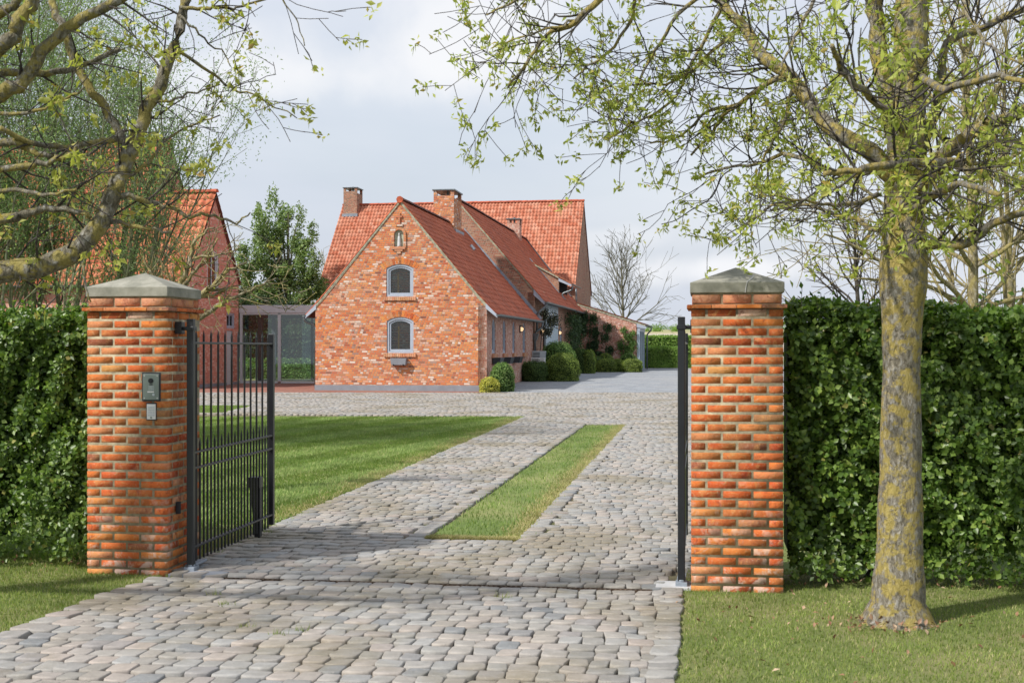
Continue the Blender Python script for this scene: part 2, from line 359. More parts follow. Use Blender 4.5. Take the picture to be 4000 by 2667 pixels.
M['bark_l'] = bark('lichen_branch_bark', (.20, .18, .13), .75, (.36, .30, .08), (.42, .42, .40), 1.6)
M['bark_g'] = bark('grey_bark', (.13, .12, .09), .3, (.2, .2, .07), (.28, .27, .24))
M['bark_t'] = bark('dark_twig_bark', (.07, .06, .055), .1, (.2, .18, .07), (.16, .15, .14))
M['bark_w'] = bark('willow_bark', (.22, .22, .14), .2, (.28, .30, .12), (.34, .34, .26))
M['bark_p'] = bark('pale_twig_bark', (.25, .21, .12), .6, (.36, .30, .10), (.5, .47, .4))
def sett_mat():
    k = NM('cobble'); p = k.pos(); 
    c = k.ramp(k.island(), [(0, (.29, .255, .23)), (.12, (.22, .235, .25)), (.25, (.33, .295, .265)), (.38, (.26, .265, .265)), (.5, (.35, .30, .27)), (.6, (.21, .20, .185)), (.72, (.30, .305, .31)), (.84, (.26, .235, .21)), (.93, (.155, .175, .20)), (1, (.32, .27, .25))])
    n = k.noise(p, 12, 5, .7); b = k.noise(p, .75, 6, .65, .4); f = k.noise(p, 55, 4, .7)
    c = k.mix(1.0, c, k.ramp(n, [(.3, .88), (.7, 1.38)]), 'MULTIPLY')
    c = k.mix(.3, c, (.28, .26, .215))
    c = k.mix(k.ramp(b, [(.48, 0.0), (.62, .65)]), c, (.19, .16, .10))
    c = k.mix(k.ramp(f, [(.55, 0.0), (.75, .4)]), c, (.5, .46, .4))
    k.bump(k.m('ADD', n, k.m('MULTIPLY', f, .5)), .45, .012); return k.fin(c, .72, .3)
M['sett'] = sett_mat()
def two(name, a, b, sc, c3=None, sc3=1, bump=.4, bs=60, rough=.95):
    k = NM(name); p = k.pos(); c = k.ramp(k.noise(p, sc, 6, .65), [(.3, a), (.7, b)])
    if c3: c = k.mix(k.ramp(k.noise(p, sc3, 5, .6), [(.45, 0.0), (.62, 1.0)]), c, c3)
    k.bump(k.noise(p, bs, 4, .7), bump, .01); return k.fin(c, rough, .15)
M['joint'] = two('sandy_joint', (.12, .10, .065), (.22, .185, .125), 3, (.10, .11, .04), .8)
M['lawn'] = two('lawn_soil', (.10, .15, .04), (.16, .21, .065), 1.2, (.24, .25, .10), .5, .6, 90)
M['soil'] = two('soil_grass', (.11, .14, .045), (.17, .20, .07), 1.5, (.22, .21, .10), 1.1)
def gravel_mat():
    k = NM('gravel'); p = k.pos(); v = k.n('ShaderNodeTexVoronoi', i_Scale=26.0); k.L(p, v.inputs['Vector'])
    c = k.ramp(k.n('ShaderNodeSeparateColor').outputs[0] if False else k.noise(p, 22, 6, .85), [(.25, (.10, .115, .135)), (.5, (.27, .29, .315)), (.75, (.56, .56, .56))])
    c = k.mix(k.ramp(k.noise(p, .35, 4), [(.4, 0.0), (.7, .5)]), c, (.38, .37, .35))
    c = k.mix(1.0, c, k.ramp(k.noise(p, 2.2, 6, .7), [(.3, .78), (.7, 1.2)]), 'MULTIPLY')
    k.bump(v.outputs['Distance'], .8, .03); return k.fin(c, .85, .2)
M['gravel'] = gravel_mat()
M['redpave'] = brick_mat('red_terrace', [(0, (.24, .085, .065)), (.5, (.31, .13, .10)), (1, (.2, .08, .06))], (.22, .15, .12), .2, .1, .2)
def terrain_mat():
    k = NM('terrain'); p = k.pos(); sp = k.n('ShaderNodeSeparateXYZ'); k.L(p, sp.inputs[0])
    y = k.m('ADD', sp.outputs[1], k.m('MULTIPLY', k.m('SUBTRACT', k.noise(p, .012, 4), .5), 160))
    mr = k.n('ShaderNodeMapRange'); k.L(y, mr.inputs[0]); mr.inputs[1].default_value = 90; mr.inputs[2].default_value = 1000
    c = k.ramp(mr.outputs[0], [(0, (.10, .13, .04)), (.06, (.44, .38, .32)), (.3, (.48, .42, .36)), (.42, (.38, .34, .2)), (.6, (.30, .29, .14)), (.82, (.32, .29, .17)), (.86, (.1, .17, .07)), (1, (.09, .14, .07))])
    c = k.mix(1.0, c, k.ramp(k.noise(p, .8, 4), [(.3, .8), (.7, 1.15)]), 'MULTIPLY')
    return k.fin(c, .95, .1)
M['terrain'] = terrain_mat()
# ------------------------------------------------------------------ gate frame
GA = math.atan(744 / F); GR = Vector((1.212, 8.57, 0))
GU = Vector((math.cos(GA), -math.sin(GA), 0)); GV = Vector((math.sin(GA), math.cos(GA), 0))
def G(u, v, z=0): 
    p = GR + GU * u + GV * v; p.z = z; return p
# ------------------------------------------------------------------ ground
def sheet(name, x0, x1, y0, y1, nx, ny, dz, mat, kind='structure', jag=0, inside=None):
    xs = np.linspace(x0, x1, nx + 1); ys = np.linspace(y0, y1, ny + 1) if not isinstance(ny, list) else np.array(ny, float)
    X, Y = np.meshgrid(xs, ys); Zz = np.interp(Y, GY, GZ) + dz
    V = np.stack([X, Y, Zz], -1).reshape(-1, 3); nx1 = nx + 1
    Fq = [(j * nx1 + i, j * nx1 + i + 1, (j + 1) * nx1 + i + 1, (j + 1) * nx1 + i) for j in range(len(ys) - 1) for i in range(nx)]
    o = npmesh(name, V, Fq, mat); tag(o, kind=kind); return o
sheet('ground', -1200, 1200, -30, 2500, 8, [-30, 0, 8.5, 20, 35, 43, 51, 60, 73, 90, 120, 180, 300, 500, 700, 1000, 1600, 2500], -.05, M['terrain'])
def polysheet(name, pts, dz, mat, kind='structure', uv=False):
    me = bpy.data.meshes.new(name)
    ys = sorted(set([p[1] for p in pts] + [y for y in GY if min(p[1] for p in pts) < y < max(p[1] for p in pts)]))
    vs = [(p[0], p[1], gz(p[1]) + dz) for p in pts]
    me.from_pydata(vs, [], [tuple(range(len(vs)))]); me.materials.append(mat); me.update()
    if uv: auto_uv(me)
    o = link(name, me); tag(o, kind=kind); return o
def gp(u, v): p = G(u, v); return (p.x, p.y)
# joints under the setts: drive strip and court
polysheet('driveway_bed', [gp(-4.6, -9), gp(-.02, -9), gp(.0, 0), gp(.32, .02), gp(.32, 19.9), gp(-3.86, 19.9), gp(-3.8, 0), (-2.75, 8.4), (-3.0, 7.0), (-3.1, 2)], -.016, M['joint'])
polysheet('courtyard_bed', [(-20, 28.75), (16, 28.75), (16, 42.5), (-20, 42.5)], -.02, M['joint'])
# lawns
lawnL = [gp(-3.86, .3), gp(-3.93, 10), (-.02, 28.7), (-22, 28.7), (-22, 9.0), (-3.2, 9.0)]
polysheet('lawn_ground', lawnL, -.004, M['lawn'])
polysheet('lawn_ground', [gp(-2.24, 1.93), gp(-1.49, 1.93), gp(-1.49, 17.1), gp(-2.26, 17.1)], .0, M['lawn'])
polysheet('lawn_ground', [gp(.34, .65), (25, 5.8), (25, 28.7), gp(.34, 19.9)], -.008, M['lawn'])
polysheet('verge_ground', [gp(-.06, -9), gp(-.06, .0), gp(-.0, .7), (20, 7), (20, -4)], -.002, M['soil'])
polysheet('verge_ground', [gp(-4.2, .7), gp(-3.75, .1), (-2.72, 8.42), (-2.87, 7.7), (-2.93, 7), (-3.0, 2), (-16, 2), (-16, 11)], -.003, M['soil'])
polysheet('lawn_ground', [(-20, 30.2), (-7.2, 30.2), (-6.6, 32), (-7.4, 33.8), (-20, 33.8)], -.002, M['lawn'])
# gravel yard
me_pts = []
o = sheet('gravel_yard', -.55, 30, 42.2, 90, 30, 60, .012, M['gravel'])
o = sheet('gravel_yard', -30, -.55, 52, 90, 10, 20, .0, M['soil'])
o = polysheet('terrace_paving', [(-20, 42.3), (-.55, 42.3), (-.55, 43.6), (-6.3, 44.2), (-5, 53), (-20, 53)], .004, M['redpave'], uv=True)
# setts
def in_poly(x, y, P):
    c = False; n = len(P); j = n - 1
    for i in range(n):
        if (P[i][1] > y) != (P[j][1] > y) and x < (P[j][0] - P[i][0]) * (y - P[i][1]) / (P[j][1] - P[i][1]) + P[i][0]: c = not c
        j = i
    return c
def build_setts(name, specs, K):
    """specs: (cu, cv, du, dv) centre and half-sizes in the gate frame. K-sided stones"""
    V = []; FF = []; b = 0
    for (cu, cv, a, c) in specs:
        hz = RG.normal(0, .0024); tx = RG.normal(0, .035); ty = RG.normal(-.03, .03)
        if K == 8:
            cs = [(-1, -.74), (-.84, -1), (.84, -1), (1, -.74), (1, .74), (.84, 1), (-.84, 1), (-1, .74)]
        else: cs = [(-1, -1), (1, -1), (1, 1), (-1, 1)]
        off = [(RG.normal(0, .05), RG.normal(0, .035)) for _ in cs]
        sh = RG.normal(0, .09)
        cw = G(cu, cv); gzz = gz(cw.y)
        for (k, zz) in ((1.0, -.03), (1.0, .008), (.955, .0168), (.80, .0182)):
            for (p, q), (ox, oy) in zip(cs, off):
                du = (p + ox + sh * q) * a * (k if k > .99 else 1 - (1 - k) * min(1, .045 / a)); dv = (q + oy) * c * k
                V.append((cw.x + GU.x * du + GV.x * dv, cw.y + GU.y * du + GV.y * dv, gzz + zz + (hz + tx * du + ty * dv if zz > 0 else 0)))
        for r_ in range(3):
            for i in range(K):
                j = (i + 1) % K
                FF.append((b + r_ * K + i, b + r_ * K + j, b + (r_ + 1) * K + j, b + (r_ + 1) * K + i))
        t = b + 3 * K
        if K == 8: FF += [(t, t + 1, t + 2, t + 3), (t, t + 3, t + 4, t + 7), (t + 4, t + 5, t + 6, t + 7)]
        else: FF.append((t, t + 1, t + 2, t + 3))
        b += 4 * K
    o = npmesh(name, V, FF, M['sett'], smooth=True); tag(o, kind='structure'); return o
near = []; far = []
def left_edge(v):
    if v > .0: return -3.80 - .006 * v
    return float(np.interp(v, [-7, -3.4, -1.5, -.7, -.15, 0], [-4.0, -3.93, -3.86, -3.83, -3.76, -3.7]))
rows_ = []
v = -.118
while v > -4.6: p_ = .160 + RG.normal(0, .005); rows_.append((v - p_, p_)); v -= p_
v = -.042
while v < 19.8: p_ = .160 + RG.normal(0, .005); rows_.append((v, p_)); v += p_
for (v, pitch) in rows_:
    vc = v + pitch / 2
    u = left_edge(vc) + .15 + (0 if vc > 0 else RG.uniform(0, .05)); u1 = -.20 if vc < .7 else .1
    if vc > .1: u += .02
    u -= RG.uniform(0, .08)
    while u < u1:
        wd = RG.uniform(.105, .16)
        if u + wd > u1 + .03: wd = max(.08, u1 - u)
        uc = u + wd / 2
        if not (1.8 < vc < 17.25 and -2.44 < uc < -1.30):
            (near if vc < 9 else far).append((uc, vc + RG.normal(0, .003), wd / 2 - .0022, pitch / 2 - .0070))
        u += wd
def run(u0, v0, u1, v1, wdt, ln=.2, st=near):
    d = math.hypot(u1 - u0, v1 - v0); k = 0
    while k < d:
        l = RG.uniform(ln * .8, ln * 1.2); t = (k + l / 2) / d
        st.append((u0 + (u1 - u0) * t + RG.normal(0, .004), v0 + (v1 - v0) * t, wdt / 2 - .005, l / 2 - .006)); k += l
run(-2.34, 1.75, -2.36, 17.2, .16); run(-1.39, 1.75, -1.39, 17.2, .16)
run(-3.72, .1, -3.84, 19.8, .15); run(-.125, -4.6, -.125, 0, .16, .17)
run(.2, .7, .2, 19.8, .15)
vv = -4.6
while vv < -.05:
    near.append((left_edge(vv) + .06, vv, .085, .09)); vv += .19
# the court
v = 19.85
while v < 37:
    pitch = .155; u = -17.5 + RG.uniform(0, .2)
    while u < 12:
        wd = RG.uniform(.12, .18); p = G(u + wd / 2, v)
        if 28.72 < p.y < 42.25 and -12.5 < p.x < 8.5 and abs(p.x) < .42 * p.y and not (p.x < -6.9 and 30.2 < p.y < 33.8):
            far.append((u + wd / 2, v, wd / 2 - .007, pitch / 2 - .008))
        u += wd
    v += pitch
build_setts('driveway', near, 8); build_setts('courtyard_paving', far, 4)
# ------------------------------------------------------------------ grass
def blades(name, pts, h, wd, mat, lean=.5, stripe=0):
    n = len(pts); P = np.asarray(pts, float); zz = np.interp(P[:, 1], GY, GZ)
    a = RG.uniform(0, 2 * np.pi, n); hh = h * RG.uniform(.5, 1.3, n); ln = lean * hh
    la = RG.uniform(0, 2 * np.pi, n); ww = wd * RG.uniform(.6, 1.3, n)
    sx = np.zeros(n); sy = np.zeros(n)
    if stripe:
        q = P[:, 0] * .94 - .342 * P[:, 1] + .03 * np.sin(P[:, 1] * 1.3); sg = np.where(np.floor(q / stripe) % 2 == 0, 1, -1); sy = sg * hh * .55; sx = sg * hh * .2
    b0 = np.stack([P[:, 0] - np.cos(a) * ww, P[:, 1] - np.sin(a) * ww, zz - .005], 1)
    b1 = np.stack([P[:, 0] + np.cos(a) * ww, P[:, 1] + np.sin(a) * ww, zz - .005], 1)
    t = np.stack([P[:, 0] + np.cos(la) * ln + sx, P[:, 1] + np.sin(la) * ln + sy, zz + hh], 1)
    V = np.stack([b0, b1, t], 1).reshape(-1, 3); Fa = np.arange(3 * n).reshape(-1, 3)
    o = npmesh(name, V, Fa, mat); tag(o, kind='stuff'); return o
def scatter(n, x0, x1, y0, y1, test, dens=None):
    out_ = []
    X = RG.uniform(x0, x1, n); Y = RG.uniform(y0, y1, n)
    return [(x, y) for x, y in zip(X, Y) if test(x, y)]
def uvof(x, y):
    dx, dy = x - GR.x, y - GR.y
    return dx * GU.x + dy * GU.y, dx * GV.x + dy * GV.y
def jit(): return RG.normal(0, .05)
def t_right(x, y):
    u, v = uvof(x, y); return u > -.045 + jit() * .6 and v < .9 and not (0 < u < .6 and 0 < v < .6)
pts = scatter(90000, .6, 4.6, 5.0, 9.6, t_right)
# thin the sward round the tree foot and under the hedge
pts = [p for p in pts if math.hypot(p[0] - 2.31, p[1] - 7.6) > .2 + RG.uniform(0, .15) and (p[1] < 8.75 or RG.random() < .45)]
g = blades('grass', pts, .019, .0035, M['blade']); tag(g, 'short tufty grass on the verge under the tree')
def t_left(x, y):
    u, v = uvof(x, y)
    return v < 0.7 and u < left_edge(min(v, 0)) - .03 + jit() and not (-4.36 < u < -3.74 and 0 < v < .6)
g = blades('grass', scatter(70000, -5.6, -2.2, 6.4, 10.2, t_left), .02, .0035, M['blade'])
def t_lawn(x, y):
    if y > 28.7 + jit(): return False
    u, v = uvof(x, y); return u < left_edge(v) + .02 + jit() * 1.3 and v > .5
g = blades('lawn', scatter(420000, -11.8, 0.3, 9.6, 28.8, lambda x, y: abs(x) < .42 * y and t_lawn(x, y)), .032, .006, M['bladel'], stripe=.62)
g = blades('lawn', scatter(70000, -3, 4, 10, 27, lambda x, y: (lambda q: -2.27 + jit() < q[0] < -1.46 + jit() and 1.9 + jit() < q[1] < 17.15)(uvof(x, y))), .035, .006, M['bladel'])
g = blades('lawn', scatter(30000, -12, -6.6, 30.2, 33.8, lambda x, y: x < -6.9), .03, .008, M['bladel'])
g = blades('lawn', scatter(20000, 1.9, 7, 9.5, 28.8, lambda x, y: uvof(x, y)[0] > .33), .03, .008, M['bladel'])
# dry straw coloured fringe where the turf meets the paving
dry = []
for _ in range(30000):
    v = RG.uniform(.4, 19.3); u = left_edge(v) - .0 - abs(RG.normal(0, .16)) + RG.normal(0, .03)
    if RG.random() < .25 + .45 * (math.sin(v * 1.7) * math.sin(v * .6 + 1) > -.1): p = G(u, v); dry.append((p.x, p.y))
for _ in range(6000):
    v = 1.9 + abs(RG.normal(0, .07)); u = RG.uniform(-2.26, -1.47); p = G(u, v); dry.append((p.x, p.y))
for _ in range(14000):
    v = RG.uniform(1.9, 17.1); u = -1.47 - abs(RG.normal(0, .09)) + RG.normal(0, .02); p = G(u, v); dry.append((p.x, p.y))
M['dryblade'] = leaf_mat('dry_blade', [(0, (.30, .30, .12)), (.5, (.42, .37, .18)), (1, (.52, .44, .26))], .3, .7, spec=.15)
g = blades('dry_turf_edge', dry, .03, .005, M['dryblade'], .8)
# weeds in the joints
wp = []
for (u, v) in ((-2.55, -1.6), (-2.3, -1.75), (-2.9, -1.0), (-3.1, -.7), (-1.2, -.5), (-3.72, .9), (-3.7, 2.0), (-2.2, -1.65)):
    for _ in range(26):
        p = G(u + RG.normal(0, .03), v + RG.normal(0, .015)); wp.append((p.x, p.y))
g = blades('weeds', wp, .05, .004, M['blade']); tag(g, 'weeds sprouting between the cobbles')
# ------------------------------------------------------------------ leaves
def leaf_cloud(C, size, up=.0, fold=.25, asp=.55, nrm=None, nb=0):
    """folded leaf of 2 triangles at each centre (as arrays)"""
    C = np.asarray(C, float); n = len(C)
    d = RG.normal(size=(n, 3)); d[:, 2] += up; d /= np.linalg.norm(d, axis=1)[:, None]
    e = RG.normal(size=(n, 3))
    if nrm is not None:
        e2 = np.cross(np.asarray(nrm) * nb + RG.normal(size=(n, 3)) * .6, d); e = e2
    e -= d * np.sum(e * d, 1)[:, None]; e /= (np.linalg.norm(e, axis=1)[:, None] + 1e-9)
    q = np.cross(d, e); s = (size * RG.uniform(.6, 1.35, n))[:, None]
    base = C; tip = C + d * s
    mid = C + d * s * .45
    l = mid + e * s * asp * .5 + q * s * fold * .5; r = mid - e * s * asp * .5 + q * s * fold * .5
    V = np.stack([base, l, tip, r], 1).reshape(-1, 3)
    i = np.arange(n) * 4
    return V, np.concatenate([np.stack([i, i + 1, i + 2], 1), np.stack([i, i + 2, i + 3], 1)])
def leaves(name, C, size, mat, parent=None, **k):
    V, Fa = leaf_cloud(C, size, **k); return npmesh(name, V, Fa, mat, parent)
# ------------------------------------------------------------------ hedges (tall, beside the pillars)
def hedge(name, label, O, du, dv, L_, D_, H_, n, size, gaps, group, zb=.06):
    root = empty(name, (O.x, O.y, gz(O.y)), 0, label, 'hedge', group)
    C = []; N_ = []
    ph = RG.uniform(0, 9, 6)
    for i in range(n):
        f = RG.random(); a = RG.uniform(0, L_)
        wob = .025 * math.sin(a * 3.1 + ph[0]) + .02 * math.sin(a * 7.3 + ph[1])
        if f < .62:
            z = zb + (H_ - zb) * RG.random() ** .85; d = abs(RG.normal(0, .07)) + .06 * math.sin(z * 4 + a * 3 + ph[2]) + .04 * math.sin(z * 9 + a * 11 + ph[3]); nn = -dv
            if z < .55 and RG.random() < (.4 - z) * .9 + (.4 if gaps(a) else 0): continue
        elif f < .84: z = H_ + wob - abs(RG.normal(0, .05)); d = RG.uniform(0, D_); nn = Vector((0, 0, 1))
        else:
            z = RG.uniform(zb + .15, H_); d = RG.uniform(.1, D_); nn = -dv
            if z < .6 and gaps(a): continue
        if z > H_ - .12 and d < .12: z -= .05; d += .03
        if f < .62:
            g_ = math.sin(a * 17 + 2.3 * math.sin(z * 9 + ph[4])) * math.sin(z * 19 + 2 * math.sin(a * 8 + ph[5])) + .5 * math.sin(a * 31 + z * 13)
            if g_ < -.15: d += .10 + .05 * RG.random()
            elif g_ > .55: d -= .03
        p = du * a + dv * d; C.append((p.x, p.y, z)); N_.append((nn.x, nn.y, nn.z + .25))
    leaves('foliage', C, size, M['hedge'], root, nrm=N_, nb=1.6, up=-.15, asp=.72)
    sh = MB(); SC = []
    for i in range(int(L_ * 26)):
        a = RG.uniform(0, L_); d = RG.uniform(.02, D_); p = du * a + dv * d; hh = abs(RG.normal(0, .055)) + .02
        q = p + Vector((RG.normal(0, .02), RG.normal(0, .02), 0)); sh.tube([(p.x, p.y, H_ - .08), (q.x, q.y, H_ + hh)], .002, 4, False)
        for k_ in range(3): SC.append((q.x, q.y, H_ + hh * (k_ + 1) / 3))
    sh.build('top_shoots', M['bark_t'], root, uv=False)['kind'] = 'stuff'
    leaves('shoot_leaves', SC, size, M['hedge'], root, up=.5, asp=.6)['kind'] = 'stuff'
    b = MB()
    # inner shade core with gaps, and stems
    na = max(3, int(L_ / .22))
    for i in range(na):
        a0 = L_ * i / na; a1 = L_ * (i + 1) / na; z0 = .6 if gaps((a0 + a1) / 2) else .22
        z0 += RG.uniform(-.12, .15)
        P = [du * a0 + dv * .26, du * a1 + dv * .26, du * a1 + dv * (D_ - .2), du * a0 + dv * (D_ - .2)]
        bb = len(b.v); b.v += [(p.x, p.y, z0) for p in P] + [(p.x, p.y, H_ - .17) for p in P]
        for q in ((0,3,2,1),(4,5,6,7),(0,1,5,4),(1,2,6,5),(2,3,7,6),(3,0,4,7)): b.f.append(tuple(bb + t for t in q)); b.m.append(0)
    b.build('shade_core', M['core'], root, uv=False)
    s = MB()
    for i in range(int(L_ * 4.5)):
        a = RG.uniform(0, L_); d = D_ / 2 + RG.normal(0, .08); p = du * a + dv * d; q = p + du * RG.normal(0, .18) + dv * RG.normal(0, .1)
        r = RG.uniform(.01, .022)
        s.tube([(p.x, p.y, -.05), ((p.x + q.x) / 2 + .02, (p.y + q.y) / 2, .4), (q.x, q.y, 1.0)], [r * 1.3, r, r * .6], 6, False)
    s.build('stems', M['bark_t'], root, smooth=True, uv=False)
    return root
hedge('clipped_hedge', 'tall clipped leafy hedge left of the intercom pillar', G(-4.40, .15), -GU, GV, 2.6, .8, 1.93, 56000, .040, lambda a: .45 < a < .7, 'clipped hedges beside the gate pillars')
hedge('clipped_hedge', 'tall clipped leafy hedge right of the right gate pillar, behind the lichened trunk', G(.67, .22), GU, GV, 4.2, .9, 1.93, 84000, .045, lambda a: 1.6 < a < 2.0 or a > 2.7, 'clipped hedges beside the gate pillars')
lit = [(RG.uniform(1.9, 5.0), RG.uniform(8.6, 9.8)) for _ in range(420)] + [(RG.uniform(-5, -3.2), RG.uniform(9.1, 9.9)) for _ in range(120)] + \
      [(2.2 + RG.normal(0, .2), 7.45 + RG.normal(0, .1)) for _ in range(120)] + [(RG.uniform(1, 4), RG.uniform(6, 8.6)) for _ in range(110)]
o = leaves('leaf_litter', [(x, y, gz(y) + .02 + RG.uniform(0, .012)) for x, y in lit], .035, M['litter'], nrm=[(0, 0, 1)] * len(lit), nb=2); tag(o, 'dry brown leaves lying under the hedges', kind='stuff')
# ------------------------------------------------------------------ gate pillars
PW = .61
def pillar(label, u0):
    root = empty('gate_pillar', G(u0, 0), -GA, label, 'pillar', 'brick gate pillars')
    V = []; FF = []; b = 0
    def brick(x0, x1, y0, y1, z0, z1):
        nonlocal b
        j = lambda: RG.normal(0, .0006)
        c = [(x0 + j(), y0 + j()), (x1 + j(), y0 + j()), (x1 + j(), y1 + j()), (x0 + j(), y1 + j())]
        cx, cy = (x0 + x1) / 2, (y0 + y1) / 2; dz = RG.normal(0, .0015)
        for (zz, k) in ((z0, .002), (z0 + .003, 0), (z1 - .003, 0), (z1, .002)):
            for (x, y) in c: V.append((x - math.copysign(k, x - cx), y - math.copysign(k, y - cy), zz + dz))
        for r_ in range(3):
            for i in range(4):
                q = (i + 1) % 4; FF.append((b + r_ * 4 + i, b + r_ * 4 + q, b + r_ * 4 + 4 + q, b + r_ * 4 + 4 + i))
        FF.append((b + 3, b + 2, b + 1, b)); FF.append((b + 12, b + 13, b + 14, b + 15)); b += 16
    ch = .0642; J = .0088; m = PW / 3; hw = m / 2
    for r_ in range(30):
        z0 = -.02 + r_ * ch + J; z1 = z0 + ch - 2 * J
        ex = 0.0
        if r_ % 2 == 0:
            for i in range(3): brick(i * m + J * (i > 0), (i + 1) * m - J * (i < 2), 0, hw - J, z0, z1); brick(i * m + J, (i + 1) * m - J, PW - hw + J, PW, z0, z1)
            for i in range(2):
                y0 = hw + i * (PW - 2 * hw) / 2
                brick(0, hw - J, y0 + J, y0 + (PW - 2 * hw) / 2 - J, z0, z1); brick(PW - hw + J, PW, y0 + J, y0 + (PW - 2 * hw) / 2 - J, z0, z1)
        else:
            brick(0, hw - J, 0, m - J, z0, z1); brick(PW - hw + J, PW, 0, m - J, z0, z1)
            for i in range(2): x0 = hw + i * m; brick(x0 + J, x0 + m - J, 0, hw - J, z0, z1); brick(x0 + J, x0 + m - J, PW - hw + J, PW, z0, z1)
            for i in (1, 2): brick(0, hw - J, i * m + J, (i + 1) * m - J, z0, z1); brick(PW - hw + J, PW, i * m + J, (i + 1) * m - J, z0, z1)
    nb = len(FF)
    # mortar core
    c0 = len(V); k = .0025
    for z in (-.05, 1.90):
        V += [(k, k, z), (PW - k, k, z), (PW - k, PW - k, z), (k, PW - k, z)]
    for q in ((0,3,2,1),(4,5,6,7),(0,1,5,4),(1,2,6,5),(2,3,7,6),(3,0,4,7)): FF.append(tuple(c0 + i for i in q))
    npmesh('brick_shaft', V, FF, [M['pbrick'], M['mortar']], root, mi=[0] * nb + [1] * (len(FF) - nb))
    # projecting tile ledge and rough course
    lg = MB()
    for i in range(4):
        a0 = -.028 + i * (PW + .056) / 4; a1 = a0 + (PW + .056) / 4 - .003; d = RG.normal(0, .004)
        lg.box(a0, a1, -.028 + d, .12, 1.905, 1.93); lg.box(a0, a1, PW - .12, PW + .028 + d, 1.905, 1.93)
        if 0 < i < 3:
            lg.box(-.028 + d, .12, a0, a1, 1.906, 1.931); lg.box(PW - .12, PW + .028 + d, a0, a1, 1.906, 1.931)
    lg.build('tile_ledge', M['pbrick'], root, bevel=.004)
    V.clear(); FF.clear(); b = 0
    for i in range(3):
        brick(i * m + J, (i + 1) * m - J, .004, hw, 1.942, 2.0); brick(i * m + J, (i + 1) * m - J, PW - hw, PW - .004, 1.942, 2.0)
        if i == 1:
            brick(.004, hw, i * m - .05, (i + 1) * m + .05, 1.942, 2.0); brick(PW - hw, PW - .004, i * m - .09, i * m + .1, 1.942, 2.0); brick(PW - hw, PW - .004, i * m + .11, (i + 1) * m + .09, 1.942, 2.0)
    npmesh('top_course', V, FF, M['sillbrick'], root)
    mb = MB(); mb.box(.012, PW - .012, .012, PW - .012, 1.9, 2.012); mb.build('mortar_bed', M['mortar'], root)
    cp = MB(); e = .008
    x0, x1 = -e, PW + e; c = PW / 2; s = .045
    base = [(x0, x0), (x1, x0), (x1, x1), (x0, x1)]; top = [(x0 + s, x0 + s), (x1 - s, x0 + s), (x1 - s, x1 - s), (x0 + s, x1 - s)]
    cp.v = [(x, y, 2.01) for x, y in base] + [(x, y, 2.08) for x, y in base] + [(x, y, 2.096) for x, y in top] + [(c, c, 2.198)]
    cp.f = [(3, 2, 1, 0)] + [(i, (i + 1) % 4, 4 + (i + 1) % 4, 4 + i) for i in range(4)] + [(4 + i, 4 + (i + 1) % 4, 8 + (i + 1) % 4, 8 + i) for i in range(4)] + [(8 + i, 8 + (i + 1) % 4, 12) for i in range(4)]
    cp.m = [0] * len(cp.f); cp.build('capstone', M['cap'], root, bevel=.004)
    return root
pR = pillar('right brick gate pillar without fittings, cracked capstone, before the lichened tree', 0)
pL = pillar('left brick gate pillar carrying a steel intercom and a keypad', -3.74 - PW)
# crack in the right capstone (pale mortar repair)
cr = MB()
cr.tube([(.36, -.011, 2.01), (.365, -.0115, 2.05), (.372, -.0105, 2.083), (.40, .05, 2.103), (.42, .13, 2.13)], [.0035] * 5, 5); cr.build('mortar_repair', M['slab'], pR)
# intercom and keypad on the left pillar
ic = empty('intercom', G(-3.74 - PW + .495, -.0, 0), -GA, 'steel intercom panel with round camera lens screwed to the left pillar', 'intercom')
b = MB(); b.box(-.062, .060, -.012, -.001, 1.265, 1.450); b.build('panel', M['steel'], ic, bevel=.002)
b = MB(); b.box(-.072, .070, -.004, .0, 1.255, 1.462); b.build('recess', M['darkgrey'], ic)
def disc(name, x, z, r, y0, y1, mat, par, n=16, r2=None):
    q = MB(); q.tube([(x, y0, z), (x, y1, z)], [r, r2 or r], n); return q.build(name, mat, par, smooth=False)
disc('lens_ring', 0, 1.402, .019, -.011, -.017, M['black'], ic); disc('lens', 0, 1.402, .011, -.016, -.020, M['blackp'], ic)
b = MB(); b.box(-.012, .012, -.0135, -.0118, 1.371, 1.379); b.build('name_plate', M['blackp'], ic)
b = MB()
for i in range(5): b.box(-.018, .024, -.0132, -.0118, 1.335 + i * .007, 1.337 + i * .007)
b.build('speaker_grille', M['lightgrey'], ic)
b = MB(); b.box(-.026, .024, -.014, -.0118, 1.318, 1.327); b.build('name_strip', M['white'], ic)
disc('call_button', .02, 1.303, .009, -.011, -.016, M['lightgrey'], ic)
for sx in (-.05, .048):
    for sz in (1.277, 1.438): disc('screw', sx, sz, .004, -.011, -.0145, M['white'], ic, 8)
kp = empty('keypad', G(-3.74 - PW + .497, 0, 0), -GA, 'small white numeric keypad set in the left pillar below the intercom', 'keypad')
b = MB(); b.box(-.040, .038, -.006, -.001, 1.118, 1.245); b.build('housing', M['blackp'], kp, bevel=.002)
b = MB(); b.box(-.034, .033, -.012, -.005, 1.124, 1.234); b.build('face_plate', M['white'], kp, bevel=.002)
ky = MB(); ky.box(-.006, .006, -.016, -.0115, -.005, .005)
kmesh = None
for i in range(3):
    for j in range(4):
        if kmesh is None: q = ky.build('key', M['lightgrey'], kp, bevel=.001); kmesh = q
        else: q = kmesh.copy(); COL.objects.link(q); q.parent = kp
        q.location = (-.018 + i * .018, 0, 1.155 + j * .0185)
disc('round_button', 0, 1.137, .007, -.011, -.015, M['steel'], kp)
b = MB(); b.box(-.014, .014, -.03, .001, -.045, .045)
